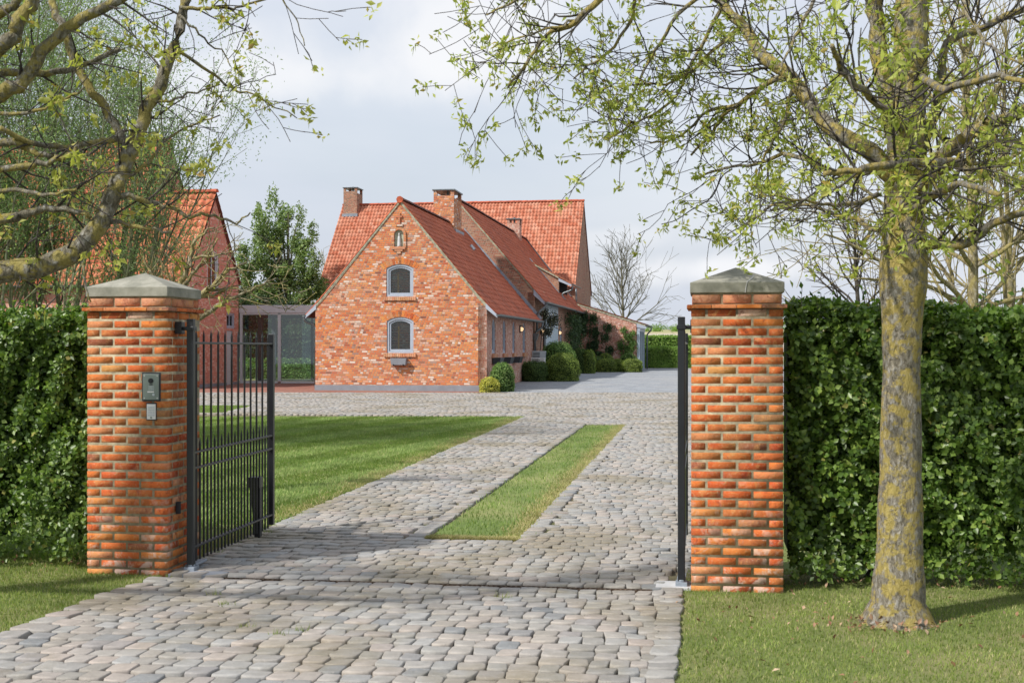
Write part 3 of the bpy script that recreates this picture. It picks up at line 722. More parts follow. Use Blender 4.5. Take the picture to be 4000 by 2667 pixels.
lt = b.build('gate_sensor', M['blackp'], None, bevel=.004); lt.location = G(-3.735, .16, .47); lt.rotation_euler = (0, 0, R(90) - GA); lt.scale = (1, 1, 1)
tag(lt, 'small black sensor box on the inner side of the left pillar', 'sensor')
# ------------------------------------------------------------------ gate leaves
def gate_leaf(label, base, ang, flip, pillar_dir):
    root = empty('gate_leaf', base, ang, label, 'gate', 'black spiked gate leaves')
    Lg = 1.9; K = M['black']
    b = MB(); b.box(-.025, .025, -.025, .025, .05, 1.85); b.build('hinge_post', K, root, bevel=.004)
    b = MB(); b.box(-.022, .022, Lg - .05, Lg, .09, 1.76); b.build('end_post', K, root, bevel=.004)
    rm = None
    for z in (.18, .757, .872, 1.675):
        if rm is None: b = MB(); b.box(-.018, .018, .025, Lg - .05, -.008, .008); q = b.build('rail', K, root, bevel=.003); rm = q
        else: q = rm.copy(); COL.objects.link(q); q.parent = root
        q.location = (0, 0, z)
    def bar(z0, z1):
        b = MB(); b.tube([(0, 0, z0), (0, 0, z1 - .055), (0, 0, z1 - .05), (0, 0, z1)], [.0085, .0085, .0095, .001], 8); return b
    lg = bar(.07, 1.775).build('bar', K, root); st = bar(.07, .975).build('dog_bar', K, root)
    n = 12; sp = (Lg - .075) / (n + .0)
    for i in range(n):
        q = lg if i == 0 else lg.copy()
        if i: COL.objects.link(q); q.parent = root
        q.location = (0, .025 + sp * (i + .5), 0)
        c = MB(); c.box(-.013, .013, -.013, .013, 1.660, 1.668); 
    for i in range(n):
        q = st if i == 0 else st.copy()
        if i: COL.objects.link(q); q.parent = root
        q.location = (0, .025 + sp * (i + (0.02 if i == 0 else 0)) + (.018 if i == 0 else 0), 0)
    # upper hinge: bracket on the pillar with a round pin
    b = MB(); s = pillar_dir
    b.tube([(0, 0, 1.78), (s * .06, 0, 1.78)], .014, 8); b.box(min(s * .06, s * .11), max(s * .06, s * .11), -.035, .035, 1.74, 1.83); b.box(-.032, .032, -.032, .032, 1.765, 1.795)
    b.build('upper_hinge', K, root, bevel=.003)
    b = MB(); b.box(-.04, .04, -.045, .06, .012, .045); b.box(-.03, .03, .02, .24, .045, .062); b.tube([(0, 0, .0), (0, 0, .06)], .03, 12)
    b.build('floor_pivot', M['lead'], root, bevel=.003)
    return root
gl = gate_leaf('open black gate leaf with spiked bars, on the left pillar', Vector((-2.345, 9.26, 0)), -R(7.2), 1, -1)
gr = gate_leaf('open black gate leaf seen edge on, beside the right pillar', Vector((1.158, 8.66, 0)), -R(8.6), -1, 1)
# gate stop / closer arm on the lawn side
st = empty('gate_stop', Vector((-2.19, 10.83, gz(10.8))), -R(7), 'black leaning gate stop standing on the lawn behind the left leaf', 'gate stop')
b = MB(); b.box(-.05, .05, -.05, .05, .44, .53); b.build('head', M['black'], st, bevel=.004)
b = MB(); b.prism([(-.04, .44), (.045, .44), (.045, 0), (.0, 0)], lambda x, z, d: (x, d, z), -.03, .03); b.build('post', M['black'], st)
# floor slabs and drain channel
for (u0, u1, v0, v1) in ((-.24, .0, .0, .24), (-3.72, -3.32, -.03, .2)):
    b = MB(); b.box(u0, u1, v0, v1, -.02, .019, Matrix.Translation(GR) @ Matrix.Rotation(-GA, 4, 'Z'))
    o = b.build('hinge_slab', M['slab'] if u0 > -1 else M['plinth'], None, bevel=.004)
    tag(o, 'pale stone slab under the right gate post' if u0 > -1 else 'grey stone slab under the left gate post', 'slab')
dr = empty('drain_channel', G(0, 0), -GA, 'narrow rusty slotted drain running across the drive between pillars', 'drain')
b = MB(); b.box(-3.3, -.26, -.110, -.104, -.03, .010); b.box(-3.3, -.26, -.056, -.050, -.03, .010); b.build('channel_edge', M['rust'], dr)
b = MB()
x = -3.3
while x < -.27: b.box(x, x + .013, -.103, -.057, -.004, .009); x += .034
b.build('grating', M['rust'], dr)
b = MB(); b.box(-3.3, -.26, -.103, -.057, -.04, -.03); b.build('channel_bottom', M['dark'], dr)
# ------------------------------------------------------------------ wall helper
def wall(name, outer, holes, mapf, depth, mat, parent, reveal=.12):
    """outer, holes: 2-D loops (CCW). front face at d=0, inward is +d. Returns object"""
    b = MB(); loops = [outer] + holes
    allp = [Vector((p[0], p[1], 0)) for lp in loops for p in lp]
    tris = tessellate_polygon([[Vector((p[0], p[1], 0)) for p in lp] for lp in loops])
    for t in tris:
        P = [allp[i] for i in t]
        if (P[1] - P[0]).cross(P[2] - P[0]).z < 0: P = P[::-1]
        b.face([mapf(p.x, p.y, 0) for p in P])
    n = len(outer)
    for i in range(n):
        p, q = outer[i], outer[(i + 1) % n]; b.face([mapf(q[0], q[1], 0), mapf(p[0], p[1], 0), mapf(p[0], p[1], depth), mapf(q[0], q[1], depth)])
    b.face([mapf(p[0], p[1], depth) for p in outer][::-1])
    for h in holes:
        for i in range(len(h)):
            p, q = h[i], h[(i + 1) % len(h)]; b.face([mapf(p[0], p[1], 0), mapf(q[0], q[1], 0), mapf(q[0], q[1], reveal), mapf(p[0], p[1], reveal)])
    return b.build(name, mat, parent)
def arch(x0, x1, z0, z1, rise, n=10):
    """rectangle with a segmental arched top, CCW, z1 = crown"""
    w2 = (x1 - x0) / 2; cx = (x0 + x1) / 2
    rise = min(rise, w2); rad = (w2 * w2 + rise * rise) / (2 * rise); cz = z1 - rad; a = math.asin(min(1, w2 / rad))
    P = [(x0, z0), (x1, z0)]
    for i in range(n + 1):
        t = a - 2 * a * i / n; P.append((cx + rad * math.sin(t), cz + rad * math.cos(t)))
    return P
def inset(P, k):
    cx = (min(p[0] for p in P) + max(p[0] for p in P)) / 2; cz = (min(p[1] for p in P) + max(p[1] for p in P)) / 2
    hw = max(p[0] for p in P) - cx; hh = max(p[1] for p in P) - cz
    return [(cx + (p[0] - cx) * (1 - k / hw), cz + (p[1] - cz) * (1 - k / hh)) for p in P]
def ring(b, A, B, mapf, d0, d1):
    n = len(A)
    for i in range(n):
        j = (i + 1) % n
        b.face([mapf(*A[i], d0), mapf(*A[j], d0), mapf(*B[j], d0), mapf(*B[i], d0)])
        b.face([mapf(*B[i], d0), mapf(*B[j], d0), mapf(*B[j], d1), mapf(*B[i], d1)])
        b.face([mapf(*A[j], d0), mapf(*A[i], d0), mapf(*A[i], d1), mapf(*A[j], d1)])
def window(parent, P, mapf, d, fw=.07, blind=False, bars=0, mat='grey_paint', cross=False, solid=None):
    b = MB(); P1 = inset(P, fw); P2 = inset(P, fw * 1.9); ring(b, inset(P, .002), P1, mapf, d, d + .08)
    w_ = b.build('window_frame', M[mat], parent, uv=False)
    b = MB(); ring(b, inset(P, fw + .002), P2, mapf, d + .035, d + .08); b.build('sash', M[mat], w_, uv=False)
    b = MB(); b.face([mapf(p[0], p[1], d + .055) for p in P2]); b.build('pane', M['glass'] if not solid else M[solid], w_, uv=False)
    z0 = min(p[1] for p in P2); z1 = max(p[1] for p in P2); x0 = min(p[0] for p in P2); x1 = max(p[0] for p in P2)
    if blind:
        b = MB(); z = z0 + .03
        while z < z1 - .02:
            xe = 0.0
            if z > z1 - .12: xe = (z - z1 + .12) * 1.1
            q = [mapf(x0 + .01 + xe, z, d + .10), mapf(x1 - .01 - xe, z, d + .10), mapf(x1 - .01 - xe, z + .006, d + .12), mapf(x0 + .01 + xe, z + .006, d + .12)]
            b.face(q); b.face([mapf(x0 + .01 + xe, z, d + .10), mapf(x0 + .01 + xe, z - .006, d + .10), mapf(x1 - .01 - xe, z - .006, d + .10), mapf(x1 - .01 - xe, z, d + .10)]); z += .057
        b.build('blind', M['slatew'], w_, uv=False)
        b = MB(); xm = x0 + (x1 - x0) * .38; b.face([mapf(xm - .028, z0, d + .085), mapf(xm + .028, z0, d + .085), mapf(xm + .028, z1 - .2, d + .085), mapf(xm - .028, z1 - .2, d + .085)]); b.build('wooden_pole', M['wood'], w_, uv=False)
    if bars:
        b = MB()
        for i in range(bars):
            xm = x0 + (x1 - x0) * (i + 1) / (bars + 1); b.prism([(xm - .022, z0), (xm + .022, z0), (xm + .022, z1), (xm - .022, z1)], mapf, d + .03, d + .075)
        if cross: b.prism([(x0, z0 + (z1 - z0) * .62), (x1, z0 + (z1 - z0) * .62), (x1, z0 + (z1 - z0) * .62 + .04), (x0, z0 + (z1 - z0) * .62 + .04)], mapf, d + .031, d + .07)
        b.build('glazing_bar', M[mat], w_, uv=False)
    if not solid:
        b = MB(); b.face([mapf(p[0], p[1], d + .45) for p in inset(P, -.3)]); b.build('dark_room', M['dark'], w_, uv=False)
    return w_
# ------------------------------------------------------------------ roofs
def plain_roof(name, x_in, z_top, x_out, z_bot, y0, y1, parent, mat, kick=None, tw=.22, ex=.27):
    """tiles on a slope falling from x_in (ridge) to x_out (eave); runs along y"""
    prof = [(x_in, z_top), (x_out, z_bot)] if kick is None else [(x_in, z_top), kick, (x_out, z_bot)]
    segs = [math.hypot(prof[i + 1][0] - prof[i][0], prof[i + 1][1] - prof[i][1]) for i in range(len(prof) - 1)]
    T = sum(segs); cum = np.cumsum([0] + segs)
    def at(s): return float(np.interp(s, cum, [p[0] for p in prof])), float(np.interp(s, cum, [p[1] for p in prof]))
    rows = int(T / ex); ex = T / rows; nc = int((y1 - y0) / tw); tw = (y1 - y0) / nc
    V = []; FF = []; b = 0; sg = 1 if x_out > x_in else -1
    for r_ in range(rows):
        s0 = r_ * ex - .05; s1 = (r_ + 1) * ex
        xa, za = at(max(0, s0)); xb, zb = at(s1); dx, dz = xb - xa, zb - za; l = math.hypot(dx, dz); nx, nz = -dz / l * sg, abs(dx) / l
        nx, nz = abs(dz) / l * sg, abs(dx) / l
        for c in range(nc):
            ya = y0 + c * tw + .003; yb = ya + tw - .006; h0 = .012 + RG.normal(0, .002); h1 = .035 + abs(RG.normal(0, .005)); ds = RG.normal(0, .006); t = RG.normal(0, .003)
            ex_, ez_ = xb + dx / l * ds, zb + dz / l * ds
            P = [(xa + nx * h0, ya, za + nz * h0), (xa + nx * h0, yb, za + nz * h0), (ex_ + nx * (h1 + t), yb, ez_ + nz * (h1 + t)), (ex_ + nx * (h1 - t), ya, ez_ + nz * (h1 - t))]
            Q = [(xa - nx * .01, ya, za - nz * .01), (xa - nx * .01, yb, za - nz * .01), (ex_, yb, ez_), (ex_, ya, ez_)]
            V += P + Q
            for q in ((0, 1, 2, 3), (3, 2, 6, 7), (0, 3, 7, 4), (1, 5, 6, 2)): FF.append(tuple(b + i for i in q))
            b += 8
    o = npmesh(name, V, FF, mat, parent)
    u = MB()
    for i in range(len(prof) - 1):
        (xa, za), (xb, zb) = prof[i], prof[i + 1]
        u.face([(xa, y0, za - .012), (xa, y1, za - .012), (xb, y1, zb - .012), (xb, y0, zb - .012)])
        u.face([(xa, y0, za - .12), (xa, y1, za - .12), (xb, y1, zb - .08), (xb, y0, zb - .08)])
    u.build('roof_deck', M['ridged'], o, uv=False)
    return o
def pan_roof(name, x0, x1, ya, za, yb, zb, parent, mat, tw=.205, ex=.31, amp=.05):
    """pantiles; runs along x, falls from (ya,za) ridge to (yb,zb) eave"""
    dy, dz = yb - ya, zb - za; T = math.hypot(dy, dz); rows = int(T / ex); nc = int((x1 - x0) / tw); tw = (x1 - x0) / nc; ex = T / rows
    sg = 1 if yb > ya else -1; ny, nz = abs(dz) / T * sg, abs(dy) / T; ty, tz = dy / T, dz / T
    K = 7; V = []; FF = []; b = 0
    prof = [(-.02, .25), (.12, .85), (.26, 1), (.42, .62), (.62, -.1), (.82, -.25), (1.0, .1)]
    for r_ in range(rows):
        for c in range(nc):
            j = RG.normal(0, .002)
            xs = x0 + c * tw
            for (s, h) in ((r_ * ex - .03, .0), ((r_ + 1) * ex + .02 + RG.normal(0, .004), .028), ((r_ + 1) * ex + .018, .0)):
                for (px_, ph) in prof:
                    hh = ph * amp + h + j if not (h == 0 and s > r_ * ex) else ph * amp + .004 - .012
                    V.append((xs + px_ * tw, ya + ty * s + ny * hh, za + tz * s + nz * hh))
            for q in range(2):
                for i in range(K - 1): FF.append((b + q * K + i, b + q * K + i + 1, b + (q + 1) * K + i + 1, b + (q + 1) * K + i))
            b += 3 * K
    o = npmesh(name, V, FF, mat, parent, smooth=False)
    u = MB(); u.face([(x0, ya, za - .02), (x1, ya, za - .02), (x1, yb, zb - .02), (x0, yb, zb - .02)]); u.face([(x0, ya, za - .16), (x1, ya, za - .16), (x1, yb, zb - .1), (x0, yb, zb - .1)])
    u.build('roof_deck', M['ridged'], o, uv=False); return o
def ridge_row(parent, p0, p1, mat, r=.11, step=.38):
    p0, p1 = Vector(p0), Vector(p1); d = (p1 - p0); n = max(1, int(d.length / step)); d /= n; b = MB()
    side = d.normalized().cross(Vector((0, 0, 1))).normalized()
    for i in range(n):
        a = p0 + d * i; c = a + d * 1.04; e = RG.normal(0, .004); k0 = len(b.v)
        for (P, rr) in ((a, r), (c, r * 1.08)):
            for k in range(7):
                t = math.pi * k / 6; b.v.append(tuple(P + side * math.cos(t) * rr + Vector((0, 0, math.sin(t) * rr * .85 - .03 + e))))
        for k in range(6): b.f.append((k0 + k, k0 + k + 1, k0 + 8 + k, k0 + 7 + k)); b.m.append(0)
        b.f.append(tuple(k0 + k for k in range(6, -1, -1))); b.m.append(0); b.f.append(tuple(k0 + 7 + k for k in range(7))); b.m.append(0)
    return b.build('ridge_tiles', mat, parent, uv=False)
def gutter(parent, p0, p1, r=.07, name='gutter'):
    p0, p1 = Vector(p0), Vector(p1); d = (p1 - p0).normalized(); side = d.cross(Vector((0, 0, 1))).normalized(); b = MB(); n = 9
    for (P) in (p0, p1):
        for rr in (r, r * .86):
            for k in range(n):
                t = math.pi * k / (n - 1); b.v.append(tuple(P + side * math.cos(t) * rr - Vector((0, 0, math.sin(t) * rr))))
    def A(e, q, k): return e * 2 * n + q * n + k
    for k in range(n - 1):
        b.f += [(A(0,0,k), A(0,0,k+1), A(1,0,k+1), A(1,0,k)), (A(0,1,k+1), A(0,1,k), A(1,1,k), A(1,1,k+1)), (A(0,0,k+1), A(0,0,k), A(0,1,k), A(0,1,k+1)), (A(1,0,k), A(1,0,k+1), A(1,1,k+1), A(1,1,k))]
    for k in (0, n - 1): b.f.append((A(0,0,k), A(1,0,k), A(1,1,k), A(0,1,k)))
    b.m = [0] * len(b.f)
    b.tube([p0 + side * r + Vector((0, 0, .004)), p1 + side * r + Vector((0, 0, .004))], .011, 6)
    # end cap and brackets
    for e in (0, 1):
        b.f.append(tuple(A(e, 0, k) for k in (range(n) if e else range(n - 1, -1, -1)))); b.m.append(0)
    return b.build(name, M['zinc'], parent, uv=False)
def pipe(parent, pts, r=.045, name='downpipe'):
    P = [Vector(p) for p in pts]; Q = [P[0]]
    for i in range(1, len(P) - 1):
        a = P[i] + (P[i - 1] - P[i]).normalized() * min(.12, (P[i - 1] - P[i]).length * .4); c = P[i] + (P[i + 1] - P[i]).normalized() * min(.12, (P[i + 1] - P[i]).length * .4)
        Q += [a, (a + c + P[i] * 2) / 4, c]
    Q.append(P[-1]); b = MB(); b.tube(Q, r, 10); return b.build(name, M['zinc'], parent, smooth=True, uv=False)
def chimney(parent, x0, x1, y0, y1, zb, zt, brick='brick', mat_band=None):
    b = MB(); e = .02
    t = .14; zs = zt - .36
    b.box(x0, x1, y0, y1, zb, zs)
    for (a, c, d, f_) in ((x0, x0 + t, y0, y0 + t), (x1 - t, x1, y0, y0 + t), (x0, x0 + t, y1 - t, y1), (x1 - t, x1, y1 - t, y1)): b.box(a + .001, c - .001, d + .001, f_ - .001, zs, zt - .06)
    b.box(x0 + .002, x1 - .002, y0 + .002, y0 + .1, zs, zs + .1)
    ch = b.build('chimney', M[brick], parent)
    b = MB(); b.box(x0 - .05, x1 + .05, y0 - .05, y1 + .05, zt - .06, zt); b.build('chimney_slab', M['zinc'], ch, bevel=.01)
    b = MB(); b.tube([((x0 + x1) / 2, (y0 + y1) / 2, zs), ((x0 + x1) / 2, (y0 + y1) / 2, zt + .1)], .05, 10); b.build('flue', M['zinc'], ch)
    return ch
# ------------------------------------------------------------------ farmhouse (local frame: x right along the gable, y into the depth)
HB = math.atan(780 / F)
H = empty('farmhouse', (-.864, 43.2, 0), -HB, 'long orange brick farmhouse with red tiled roofs and pointed front gable', 'house')
fm = lambda x, z, d: (x, d, z)            # facing -y
def rm(x0): return lambda y, z, d: (x0 - d, y, z)   # facing +x, (y, z)
GW = 6.06; RX = -GW / 2; RZ = 6.74; WZ = 3.08; B0 = .1
# windows in the front gable
wl = arch(-3.50, -2.555, 1.455, 2.70, .14); wu = arch(-3.52, -2.56, 3.40, 4.52, .14)
niche = arch(-3.235, -2.90, 5.12, 5.70, .167)
outer = [(-GW, B0), (0, B0), (0, WZ), (RX, RZ - .03), (-GW, WZ)]
wall('front_wall', outer, [wl, wu, niche], fm, .34, M['brick'], H, .16)
window(H, wl, fm, .03, blind=True); window(H, wu, fm, .03, blind=True)
b = MB(); b.box(-GW - .02, .02, -.025, .02, -.05, B0 + .25); b.build('plinth', M['plinth'], H)
# soldier arches and brick sills
def soldier(x0, x1, zc, rise, parent, mapf, hgt=.2, proud=-.006, name='soldier_arch', n=13):
    w2 = (x1 - x0) / 2 + .05; cx = (x0 + x1) / 2; rad = (w2 * w2 + rise * rise) / (2 * rise); cz = zc - rad; a = math.asin(min(1, w2 / rad)) * 1.12; b = MB()
    for i in range(n):
        t0 = -a + 2 * a * (i + .08) / n; t1 = -a + 2 * a * (i + .92) / n
        P = [(cx + r_ * math.sin(t), cz + r_ * math.cos(t)) for r_, t in ((rad, t0), (rad, t1), (rad + hgt, t1), (rad + hgt, t0))]
        b.prism(P, mapf, proud + RG.normal(0, .002), .02)
    return b.build(name, M['sillbrick'] if name != 'soldier_arch' else M['pbrick'], parent, uv=False)
soldier(-3.50, -2.555, 2.71, .16, H, fm); soldier(-3.52, -2.56, 4.53, .16, H, fm)
def sill(parent, x0, x1, z0, z1, mapf, proud=.06, n=15):
    b = MB()
    for i in range(n):
        a = x0 + (x1 - x0) * i / n; c = x0 + (x1 - x0) * (i + 1) / n - .008; e = RG.normal(0, .003)
        b.prism([(a, z0 + e), (c, z0 + e), (c, z1), (a, z1)], mapf, -proud + e, .1)
    return b.build('window_sill', M['sillbrick'], parent, uv=False)
sill(H, -3.60, -2.46, 3.27, 3.39, fm); sill(H, -3.60, -2.46, 1.325, 1.445, fm)
# niche with a pale statuette, brick cross above
b = MB(); b.face([fm(p[0], p[1], .07) for p in niche]); nb_ = b.build('niche', M['nichec'], H, uv=False)
b = MB(); P0 = niche; ring(b, inset(niche, -.085), inset(niche, -.003), fm, -.05, .03); b.build('niche_surround', M['brick'], nb_)
b = MB(); b.box(-3.30, -2.84, -.075, .0, 5.03, 5.10); b.box(-3.21, -2.93, -.06, .0, 4.96, 5.028); b.box(-3.14, -3.0, -.045, .0, 4.88, 4.958); b.build('niche_corbel', M['sillbrick'], nb_)
b = MB(); b.tube([(-3.07, .03, 5.12), (-3.07, .03, 5.16), (-3.07, .03, 5.32), (-3.07, .03, 5.47), (-3.07, .03, 5.50), (-3.07, .03, 5.53), (-3.07, .03, 5.57), (-3.07, .03, 5.6)], [.07, .065, .06, .045, .02, .03, .032, .01], 12); b.build('statuette', M['lampstat'] if 'lampstat' in M else M['slab'], nb_, smooth=True)
b = MB(); b.box(-3.10, -3.02, -.05, 0, 5.90, 6.28); b.box(-3.17, -2.95, -.052, 0, 6.12, 6.19); b.box(-3.19, -2.93, -.05, 0, 5.83, 5.898); b.build('brick_cross', M['brick'], H)
# right wall of the front wing with four slit windows
Y1 = 11.43
sw = [arch(a, c, 1.44, 2.67, .3) for a, c in ((1.05, 1.80), (3.36, 4.08), (5.66, 6.32), (8.34, 9.10))]
wall('side_wall', [(0.0, B0), (Y1, B0), (Y1, WZ), (0.0, WZ)], sw, rm(0.002), .3, M['brick_side'], H, .12)
for q in sw: window(H, q, rm(0), .03, fw=.07, solid='slitpane'); sill(H, min(p[0] for p in q) - .06, max(p[0] for p in q) + .08, 1.28, 1.425, rm(0), .07, 6)
b = MB(); b.box(-GW, -GW + .3, .34, Y1, B0, WZ); b.build('side_wall', M['brick_side'], H)
# roof of the front wing, with kicked eaves
ky_ = (-.35, RZ - 1.2 * (2.68))
r1 = plain_roof('roof', RX, RZ, .34, 2.78, -.03, Y1, H, M['tile'], kick=(-.3, 3.47))
r1b = plain_roof('roof', RX, RZ, -GW - .34, 2.78, -.03, Y1, H, M['tile'], kick=(-GW + .3, 3.47))
ridge_row(r1, (RX, -.05, RZ + .03), (RX, 7.9, RZ + .03), M['ridged'])
b = MB(); b.tube([(RX, -.075, RZ + .0), (RX, .0, RZ + .0)], .12, 8); b.build('ridge_end', M['ridge'], r1, uv=False)
# mortared verges and white barge ends
def verge(parent, pts, y, wd=.10, mat='verge'):
    b = MB()
    for i in range(len(pts) - 1):
        (xa, za), (xb, zb) = pts[i], pts[i + 1]
        b.prism([(xa, za), (xb, zb), (xb, zb - wd), (xa, za - wd)], lambda x, z, d: (x, d, z), y, y + .05)
    return b.build('verge', M[mat], parent)
for sgn in (1, -1):
    c = RX
    verge(H, [(c + sgn * .03, RZ - .03), (c + sgn * 2.73, 3.45), (c + sgn * 3.0, 3.17)], -.022, .13)
    b = MB(); xa, xb = c + sgn * 3.0, c + sgn * 3.4
    P = [(xa, 3.16), (xb, 2.76), (xb, 2.66), (xa - sgn * .0, 2.98)]
    b.prism(P, lambda x, z, d: (x, d, z), -.03, .02); b.build('barge_board', M['grey_paint'], H)
gutter(H, (.40, -.05, 2.77), (.40, Y1 + .1, 2.77)); gutter(H, (-GW - .42, -.05, 2.77), (-GW - .42, Y1, 2.77))
pipe(H, [(-GW - .42, .05, 2.70), (-GW - .40, .08, 2.55), (-GW - .07, .2, 2.45), (-GW - .07, .25, .2)])
pipe(H, [(.40, Y1 + .05, 2.72), (.38, Y1 + .05, 2.5), (.09, Y1 - .1, 2.32), (.09, Y1 - .1, .2)])
b = MB(); b.prism([(-.13, 2.25), (.15, 2.25), (.09, 2.02), (.04, 1.92), (-.03, 1.92), (-.08, 2.02)], lambda x, z, d: (x + .1, d + Y1 - .1, z), -.1, .1); b.build('rain_hopper', M['zinc'], H)
chimney(H, -3.60, -2.76, 7.9, 9.5, 5.9, 8.08)
b = MB(); b.box(-3.64, -2.72, 7.84, 9.56, 6.2, 6.32); b.box(-2.76, -2.66, 7.85, 9.55, 6.1, 6.45); b.build('flashing', M['lead'], H)
b = MB(); b.box(-.12, .12, -.12, .12, 0, .1, Matrix.Translation((-2.15, 8.6, 5.72)) @ Matrix.Rotation(R(50), 4, 'Y')); b.build('roof_vent', M['lead'], H)
# ---- middle wing
MX0, MX1, MZ, MR = -6.62, .02, 4.16, 8.03; MRX = -3.3; Y2 = 29.1
sl = (MR - MZ) / (MX1 - MRX)
wall('middle_gable', [(MX0, B0), (MX1, B0), (MX1, MZ), (MRX, MR), (MX0, MZ)], [], lambda x, z, d: (x, Y1 + d, z), .3, M['brick_dark'], H)
aw = arch(20.6, 21.55, 1.0, 2.78, .4)
wall('middle_side_wall', [(Y1, B0), (Y2, B0), (Y2, MZ - .15), (Y1, MZ - .15)], [aw], rm(.055), .3, M['brick_dark'], H, .1)
window(H, aw, rm(.05), .03, fw=.08)
ez = 3.62
r2 = plain_roof('roof', MRX, MR, .50, ez, Y1 - .05, Y2 + .2, H, M['tile'])
r2c = plain_roof('roof', MRX, MR, .50 - 1.2, ez + 1.35, Y2 + .2, 31.3, H, M['tile'])
plain_roof('roof', MRX, MR, MX0 - .4, ez, Y1 - .05, Y2, H, M['tile'], tw=.5)
ridge_row(r2, (MRX, Y1 - .06, MR + .04), (MRX, 31.6, MR + .04), M['ridged'])
verge(H, [(MRX + .02, MR - .0), (MX1 + .0, MZ + .03)], Y1 - .03, .14); verge(H, [(MRX - .02, MR), (MX0, MZ + .03)], Y1 - .03, .14)
b = MB(); b.prism([(.02, MZ + .03), (.50, ez + .02), (.50, ez - .14), (.02, MZ - .26)], lambda x, z, d: (x, d, z), Y1 - .04, Y1 + .02); b.build('barge_board', M['grey_paint'], H)
gutter(H, (.56, Y1 - .06, ez - .02), (.56, 23.2, ez - .02)); gutter(H, (.56, 23.4, ez - .04), (.56, Y2 - .2, ez - .04))
pipe(H, [(.56, Y1 - .0, ez - .1), (.54, Y1, 3.42), (.17, Y1 - .05, 3.1), (.17, Y1 - .05, 2.3)], .05)
# flashing line where the lower roof meets the middle gable
b = MB(); b.prism([(RX, RZ + .1), (RX, RZ - .02), (.34, 2.76), (.36, 2.95), (-.25, 3.66)], lambda x, z, d: (x, d, z), Y1 - .03, Y1 - .01); b.build('flashing', M['lead'], H)
chimney(H, -3.6, -2.9, 26.6, 27.4, 7.4, 8.78, 'brick_side')
# shed dormer
DY0, DY1 = 22.3, 26.4
def zroof(x): return MR - sl * (x - MRX)
b = MB(); P = [(-1.72, zroof(-1.72) - .1), (-.2, zroof(-.2) - .15), (-.2, 5.20), (-1.72, 6.10)]
b.prism(P, lambda x, z, d: (x, d, z), DY0, DY0 + .25); dm = b.build('dormer_cheek', M['brick_dark'], H)
b = MB(); b.prism([(p[0], p[1] - .01) for p in P], lambda x, z, d: (x, d, z), DY1 - .25, DY1); b.build('dormer_cheek', M['brick_dark'], H)
b = MB(); b.box(-.32, -.22, DY0 + .25, DY1 - .25, 4.2, 5.15); b.build('dormer_window', M['dark'], H)
plain_roof('dormer_roof', -1.80, 6.17, .46, 4.93, DY0 - .1, DY1 + .1, H, M['pan2'], ex=.3)
b = MB(); b.prism([(-.2, 5.22), (.46, 4.88), (.46, 4.78), (-.2, 5.06)], lambda x, z, d: (x, d, z), DY0 - .12, DY0 - .07); b.build('barge_board', M['grey_paint'], H)
verge(H, [(-1.75, 6.12), (-.2, 5.27)], DY0 - .11, .08); gutter(H, (.5, DY0 - .1, 4.9), (.5, DY1, 4.9), .06)
pipe(H, [(.5, DY0 + .1, 4.82), (.46, DY0 + .1, 4.6), (.0, DY0 + .1, 4.45), (-.06, DY0 + .1, 4.3), (.12, DY0 + .1, 4.1)], .05)
b = MB(); b.tube([(-1.72, DY0 - .02, zroof(-1.72) + .05), (-.18, DY0 - .02, zroof(-.18) + .05)], .04, 5); b.build('flashing', M['lead'], H)
# barn door, lamps
b = MB(); b.box(.08, .14, 14.6, 19.25, .3, 2.765); b.box(.08, .14, 14.6, 19.25, 2.775, 3.62)
bd = b.build('barn_door', M['bluedoor'], H, bevel=.005)
b = MB(); b.box(.14, .155, 14.95, 15.0, .9, 1.3); b.box(.14, .155, 18.85, 18.9, .9, 1.3); b.build('door_handle', M['black'], bd)
b = MB(); b.box(.075, .12, 14.2, 14.58, .2, 3.5); b.build('dark_recess', M['darkgrey'], H)  # dark strip standing in for the shaded recess left of the door
for yy in (7.55, 13.4, 19.95, 26.4):
    x = .0 if yy < 11 else .06
    b = MB(); b.box(x, x + .05, yy - .13, yy + .13, 2.24, 2.54); lp = b.build('wall_lamp', M['blackp'], H, bevel=.01)
    b = MB(); n = 9; P = [(x + .05 + .10 * math.sin(math.pi * k / (n - 1)), 2.38 - .085 * math.cos(math.pi * k / (n - 1))) for k in range(n)]
    b.prism(P, lambda a, z, d: (a, d, z), yy - .09, yy + .09); b.build('lamp_glass', M['lampglass'], lp)
    b = MB(); b.tube([(x + .05, yy - .1, 2.26), (x + .13, yy - .1, 2.28), (x + .185, yy - .1, 2.39), (x + .13, yy - .1, 2.5), (x + .05, yy - .1, 2.52)], .012, 6); b.build('lamp_guard', M['blackp'], lp)
# ---- tall cross wing
CX0, CX1 = -15.1, -.1; CY0, CY1, CYM = 29.1, 38.7, 33.9; CE, CR = 5.38, 10.5
cg = [(CY0, B0), (CY1, B0), (CY1, CE), (CYM, CR), (CY0, CE)]
slit = lambda y, z0, z1: [(y, z0), (y + .12, z0), (y + .12, z1), (y, z1)]
wall('cross_gable', cg, [slit(31.6, 7.0, 7.9), slit(35.9, 6.3, 7.3), slit(33.2, 8.4, 9.1), slit(34.5, 8.4, 9.1)], rm(CX1), .3, M['brick_dark'], H, .2)
wall('cross_gable', [(p[0], p[1]) for p in cg], [], lambda y, z, d: (CX0 + d, CY0 + CY1 - y, z), .3, M['brick_dark'], H)
b = MB(); b.box(CX0, CX1 - .3, CY0, CY0 + .3, B0, CE); b.box(CX0, CX1 - .3, CY1 - .3, CY1, B0, CE); b.build('cross_wall', M['brick_dark'], H)
csl = (CR - CE) / (CYM - CY0)
